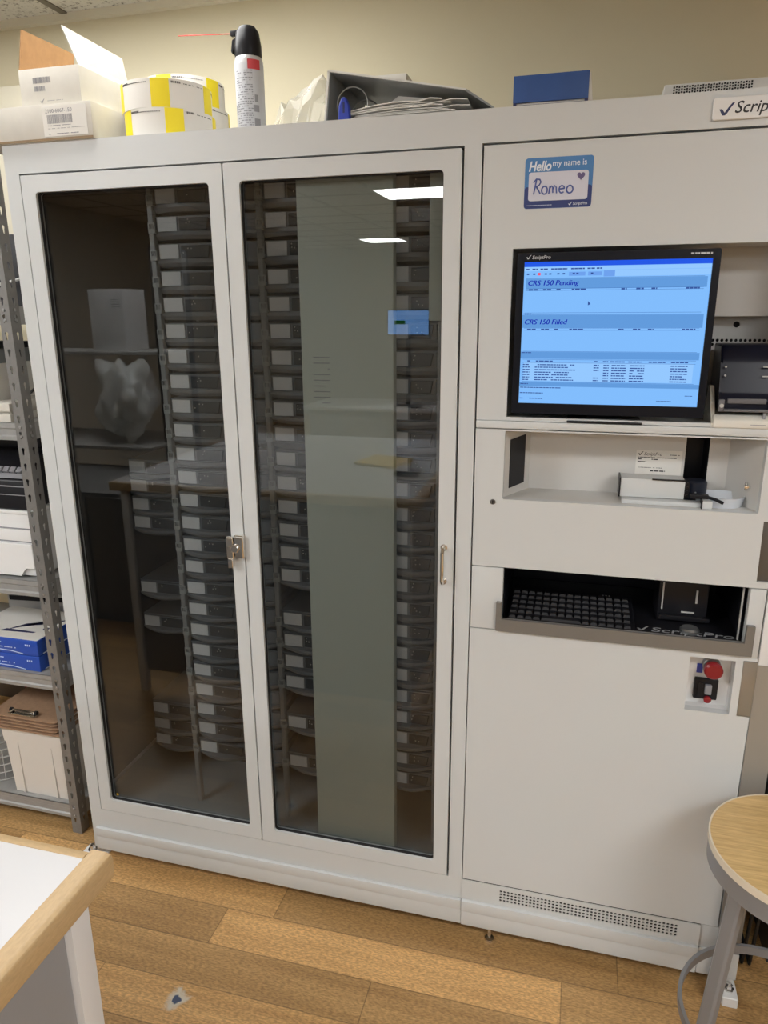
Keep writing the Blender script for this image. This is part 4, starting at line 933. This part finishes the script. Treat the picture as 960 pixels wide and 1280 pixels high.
# upper shelves
zq = SZ[3]
Tr = thing('paper_tray', (-.4, .25, zq), 'white flat paper tray on the shelf above the printers', 'tray')
b = MB(); b.box(-.62, -.172, .095, .36, zq+.0005, zq+.022, .002); b.box(-.62, -.172, .095, .36, zq+.030, zq+.052, .002); b.box(-.61, -.18, .11, .35, zq+.02, zq+.032, 0); part('body', b, 'paperw', Tr)
for k in range(6):
    x = -.53+k*.052
    t = thing('file_folder', (x, .3, zq+.0525), 'grey clear-edged folder standing on the paper tray, %s from the left' % ['first', 'second', 'third', 'fourth', 'fifth', 'sixth'][k], 'folder', 'grey folders on the paper tray')
    part('cover', MB().box(x, x+.004, .13, .345, zq+.0525, zq+.17+.012*(k % 3), .001, rot=('Y', math.radians(6-3*(k % 4))), piv=(x, .2, zq+.0525)), 'binder' if k % 2 else 'greyw', t); part('sheets', MB().box(x+.0045, x+.009, .135, .34, zq+.0525, zq+.155, 0, rot=('Y', math.radians(6-3*(k % 4))), piv=(x, .2, zq+.0525)), 'paper', t)
Ct = thing('dark_backdrop', (-.6, .44, zq), 'added black crate at the back of the shelf above the printers', 'backdrop'); part('body', MB().box(-.95, -.20, .40, .50, zq+.0005, zq+.20, .004), 'blackm', Ct); part('rim', MB().box(-.955, -.195, .395, .505, zq+.185, zq+.205, .003), 'blackm', Ct)  # dark mass added to hide the bright wall behind the folders
b = MB(); b.tube([(-.13-.02*0-.07, .30, zq+.28), (-.19, .28, zq+.20), (-.185, .25, zq+.10), (-.22, .22, zq+.056)], .0035, 8); b.tube([(-.25, .24, zq+.27), (-.22, .22, zq+.15), (-.21, .19, zq+.056)], .003, 8)
Cb = thing('power_cable', (-.2, .25, zq), 'black cable hanging down onto the paper tray', 'cable'); part('cord', b, 'cable', Cb); part('plug', MB().box(-.225, -.200, .18, .20, zq+.0525, zq+.066, .003), 'cable', Cb)
zt = SZ[4]
Bk = thing('equipment_box', (-.3, .3, zt), 'black equipment box with cables on the highest shelf in view', 'box')
b = MB(); b.box(-.50, -.155, .20, .45, zt+.0005, zt+.19, .006); part('body', b, mat('navy_black_plastic', (.006, .006, .010), .5), Bk)
b = MB(); b.tube([(-.154, .24, zt+.16), (-.135, .22, zt+.12), (-.14, .20, zt+.08), (-.20, .17, zt+.06), (-.3, .17, zt+.05)], .004, 8); part('cable', b, 'greycable', Bk, 'grey cable'); b = MB(); b.box(-.1545, -.152, .22, .43, zt+.12, zt+.125, 0); b.box(-.1545, -.152, .22, .43, zt+.06, zt+.064, 0); part('trim_line', b, 'greyw', Bk)
b = MB(); b.box(-1.0, -.45, WY-.05, WY, 1.888, 2.35, .004); Wx = thing('wall_panel', (-.7, WY, 1.86), 'cream metal wall box with screws above the shelving rack', 'wall box'); part('cover', b, 'cream', Wx)
b = MB(); b.cyl((-.655, WY-.05, 1.937), (-.655, WY-.053, 1.937), .008, 12); b.cyl((-.655, WY-.05, 2.17), (-.655, WY-.053, 2.17), .008, 12); part('screw', b, 'steeldark', Wx); part('lip', MB().box(-1.0, -.45, WY-.045, WY, 1.852, 1.884, .003), 'white', Wx)
# ------------------------------------------------------------------ counter table, bottom left
TX, TY, TZ = .803, -.905, .955
Tb = thing('work_table', (.2, -1.3, 0), 'white-topped work table with rounded oak edge, bottom left corner', 'table')
e = .031; th = .038
part('tabletop', MB().box(-.5, TX-e+.002, -2.2, TY-.016, TZ-th+.002, TZ-.0008, 0), 'laminate', Tb, 'white laminate top')
b = MB(); b.prism([(TX-e, TZ-th), (TX-.005, TZ-th), (TX-.001, TZ-th+.004), (TX, TZ-.009), (TX-.0025, TZ-.0025), (TX-.009, TZ), (TX-e, TZ)], 'y', -2.2, TY, .001); part('edge_band', b, 'oak', Tb, 'oak edge along the side', angle=18)
b = MB(); b.prism([(TY-.018, TZ-th), (TY-.006, TZ-th), (TY-.001, TZ-th+.005), (TY, TZ-.012), (TY-.004, TZ-.003), (TY-.012, TZ+.0002), (TY-.018, TZ+.0002)], 'x', -.5, TX-e); part('edge_band', b, 'oakx', Tb, 'oak edge along the end')
for x0, x1, y0, y1 in ((.735, .768, -.955, -.920), (-.46, -.427, -.955, -.920), (-.46, -.427, -2.15, -2.115), (.735, .768, -2.15, -2.115)): part('leg', MB().box(x0, x1, y0, y1, 0, TZ-th, .002), 'tablemetal', Tb)
b = MB(); b.box(.745, .757, -2.115, -.956, .10, TZ-th, .001); b.box(-.427, .735, -.95, -.938, .10, TZ-th, .001); part('side_panel', b, 'tablegrey', Tb, 'grey side panels under the top')
Ev = thing('envelope', (.48, -1.6, TZ), 'yellow padded envelope lying on the white work table', 'envelope')
part('body', MB().box(.40, .60, -1.63, -1.44, TZ-.0006, TZ+.014, .005, rot=('Z', .3)), mat('envelope_yellow', (.75, .50, .08), .7), Ev); part('flap', MB().box(.40, .60, -1.63, -1.57, TZ+.0142, TZ+.0155, .0005, rot=('Z', .3), piv=(.5, -1.535, 0)), mat('envelope_flap', (.70, .46, .07), .7), Ev)
Bl = thing('card_reader', (.66, -1.33, TZ), 'small black card reader lying on the white work table', 'card reader')
part('body', MB().box(.61, .71, -1.37, -1.28, TZ-.0006, TZ+.020, .004), 'black', Bl); part('slot', MB().box(.625, .695, -1.3715, -1.3695, TZ+.008, TZ+.011, 0), 'greyw', Bl)
# ------------------------------------------------------------------ stool, right
cx, cy = 1.824, -.212; sz = .602; sr = .172
Sl = thing('stool', (cx, cy, 0), 'round stool with light wood seat and grey metal frame, lower right', 'stool')
st_ = part('seat', MB().lathe((cx, cy, sz-.016), [(sr-.003, 0), (sr-.003, .0158), (.001, .016)], 72), 'seatwood', Sl, 'light wood seat')
part('seat_rim', MB().band((cx, cy, sz-.016), sr-.0012, .0032, .0160, 72), mat('white_rim', (.66, .58, .46), .5), st_, 'pale rim')
part('apron', MB().lathe((cx, cy, sz-.060), [(sr-.008, 0), (sr-.0015, .003), (sr-.0015, .0438), (sr-.008, .0438)], 72), 'stoolmetal', Sl)
for k in range(4):
    a = math.radians((212, 112, 20, 292)[k]); ca, sa = math.cos(a), math.sin(a)
    b = MB(); rings = []
    for rr, z in ((.150, sz-.058), (.190, .17), (.207, .004)):
        px, py = cx+ca*rr, cy+sa*rr; tx, ty = -sa, ca
        rings.append([(px+tx*u*.0165+ca*v*.009, py+ty*u*.0165+sa*v*.009, z) for u, v in ((-1, -.6), (-.7, -1), (.7, -1), (1, -.6), (1, .6), (.7, 1), (-.7, 1), (-1, .6))])
    b.loft(rings); lg = part('leg', b, 'stoolmetal', Sl)
    part('foot_pad', MB().cyl((cx+ca*.207, cy+sa*.207, 0), (cx+ca*.207, cy+sa*.207, .006), .014, 14), 'blackm', lg)
part('foot_ring', MB().band((cx, cy, .158), .186, .008, .022, 72), 'stoolmetal', Sl)
# cables right of the cabinet
b = MB()
for k in range(3): b.tube([(W+.02+.012*k, .03+.03*k, 1.0), (W+.015+.02*k, .02+.02*k, .8), (W+.03+.008*k, .03, .62), (W+.022+.015*k, .04, .45), (W+.02+.018*k, .10, .006), (W+.055, .3, .006)], .0045, 8)
Cx = thing('cable_bundle', (W+.03, .04, 0), 'black cables hanging down right side of the robot cabinet', 'cable'); part('cords', b, 'cable', Cx); part('clamp', MB().box(W+.0005, W+.055, .0, .1, .985, 1.005, .002), 'black', Cx)
Dk = thing('supply_cabinet', (2.2, .4, 0), 'dark grey supply cabinet right of the robot cabinet', 'cabinet')
part('body', MB().box(1.90, 2.5, .12, .72, 0, 1.5, .004), mat('dark_grey_metal', (.03, .03, .032), .5), Dk)
for x0, x1 in ((1.904, 2.198), (2.202, 2.496)):
    d = part('cabinet_door', MB().box(x0, x1, .112, .1195, .06, 1.494, .002), mat('dark_grey_door', (.035, .035, .037), .5), Dk); part('handle', MB().box((x1-.03 if x0 < 2 else x0+.02), (x1-.02 if x0 < 2 else x0+.03), .098, .112, .7, .85, .003), 'steel', d)
# ------------------------------------------------------------------ the room behind the camera (seen reflected in the glass)
Sr = thing('storage_rack', (-1.5, -2.6, 0), 'brown open storage rack behind the camera, reflected in the left door', 'shelf')
M['darkwood'] = mat('dark_rack', (.05, .045, .04), .6)
for z in (.35, .845, 1.395):
    part('shelf', MB().box(-2.2, -1.10, -2.75, -2.15 if z == .845 else -2.35, z-.02, z, .002), mat('rack_shelf_grey', (.35, .34, .32), .6), Sr)
for x in (-2.2, -1.13):
    for y in (-2.75, -2.38): part('rack_post', MB().box(x, x+.03, y, y+.03, 0, 2.0, .002), 'darkwood', Sr)
Rc = thing('parts_carton', (-1.48, -2.5, 1.395), 'white carton on the storage rack behind the camera', 'box'); part('body', MB().box(-1.62, -1.38, -2.66, -2.42, 1.3955, 1.765, .003), 'white', Rc); b = MB(); 
for q in range(4): b.box(-1.46, -1.40, -2.4195, -2.419, 1.70-q*.014, 1.705-q*.014, 0)
part('box_print', b, 'inkgrey', Rc)
Pb = thing('carrier_bag', (-1.32, -2.5, .845), 'white plastic carrier bag on the storage rack behind the camera', 'bag'); part('film', crumple((-1.33, -2.31, .8455), .20, .13, .46, 9, .45), 'bagroom', Pb)
Rd = thing('reception_desk', (-.2, -5.3, 0), 'pale desk far behind the camera under a wall screen', 'desk')
part('desktop', MB().box(-1.2, 1.0, -5.6, -4.85, .73, .76, .004), 'laminate', Rd); part('modesty_panel', MB().box(-1.15, .95, -4.95, -4.93, 0, .73, .002), 'tablegrey', Rd)
Mo = thing('desk_screen', (-.2, -5.1, .76), 'small blue desk screen far behind the camera, reflected in the right door', 'monitor')
part('housing', MB().box(-.395, .003, -5.03, -5.005, 1.41, 1.645, .004), 'bezel', Mo); part('stand', MB().box(-.22, -.18, -5.06, -5.03, .76, 1.6, .003), 'black', Mo); part('stand_foot', MB().box(-.32, -.08, -5.15, -4.97, .76, .772, .003), 'black', Mo)
part('screen', MB().box(-.385, -.007, -5.005, -5.0035, 1.422, 1.632, 0), emis('room_screen_blue', (.22, .48, 1.), 3.6), Mo); part('green_button', MB().box(-.325, -.225, -5.0035, -5.003, 1.51, 1.545, 0), emis('room_screen_green', (.03, .35, .05), 1.), Mo)
Lc = thing('reflection_block', (-.9, -1.9, 0), 'added dark grey cabinet shape behind the camera, darkens left door reflection', 'cabinet')  # added dark mass that keeps the lit floor out of the glass reflection
part('body', MB().box(-2.1, -.62, -2.2, -1.55, 0, .72, .004), mat('reflection_block_grey', (.11, .108, .105), .6), Lc)
for x in (-2.09, -1.60, -1.11): d = part('cabinet_door', MB().box(x, x+.475, -1.549, -1.535, .06, .70, .002), mat('reflection_block_door', (.12, .118, .114), .6), Lc); part('handle', MB().box(x+.40, x+.415, -1.534, -1.52, .45, .58, .003), 'steel', d)
# ------------------------------------------------------------------ world, view
wd = bpy.data.worlds.new('world'); S.world = wd; wd.use_nodes = True
wd.node_tree.nodes['Background'].inputs[0].default_value = (.9, .92, 1, 1); wd.node_tree.nodes['Background'].inputs[1].default_value = .02
S.view_settings.view_transform = 'Standard'; S.view_settings.look = 'None'; S.view_settings.gamma = 1; S.view_settings.use_curve_mapping = False
S.view_settings.exposure = 0.
S.cycles.use_denoising = True; S.cycles.transparent_max_bounces = 16; S.cycles.max_bounces = 10; S.cycles.diffuse_bounces = 4; S.cycles.sample_clamp_indirect = 4
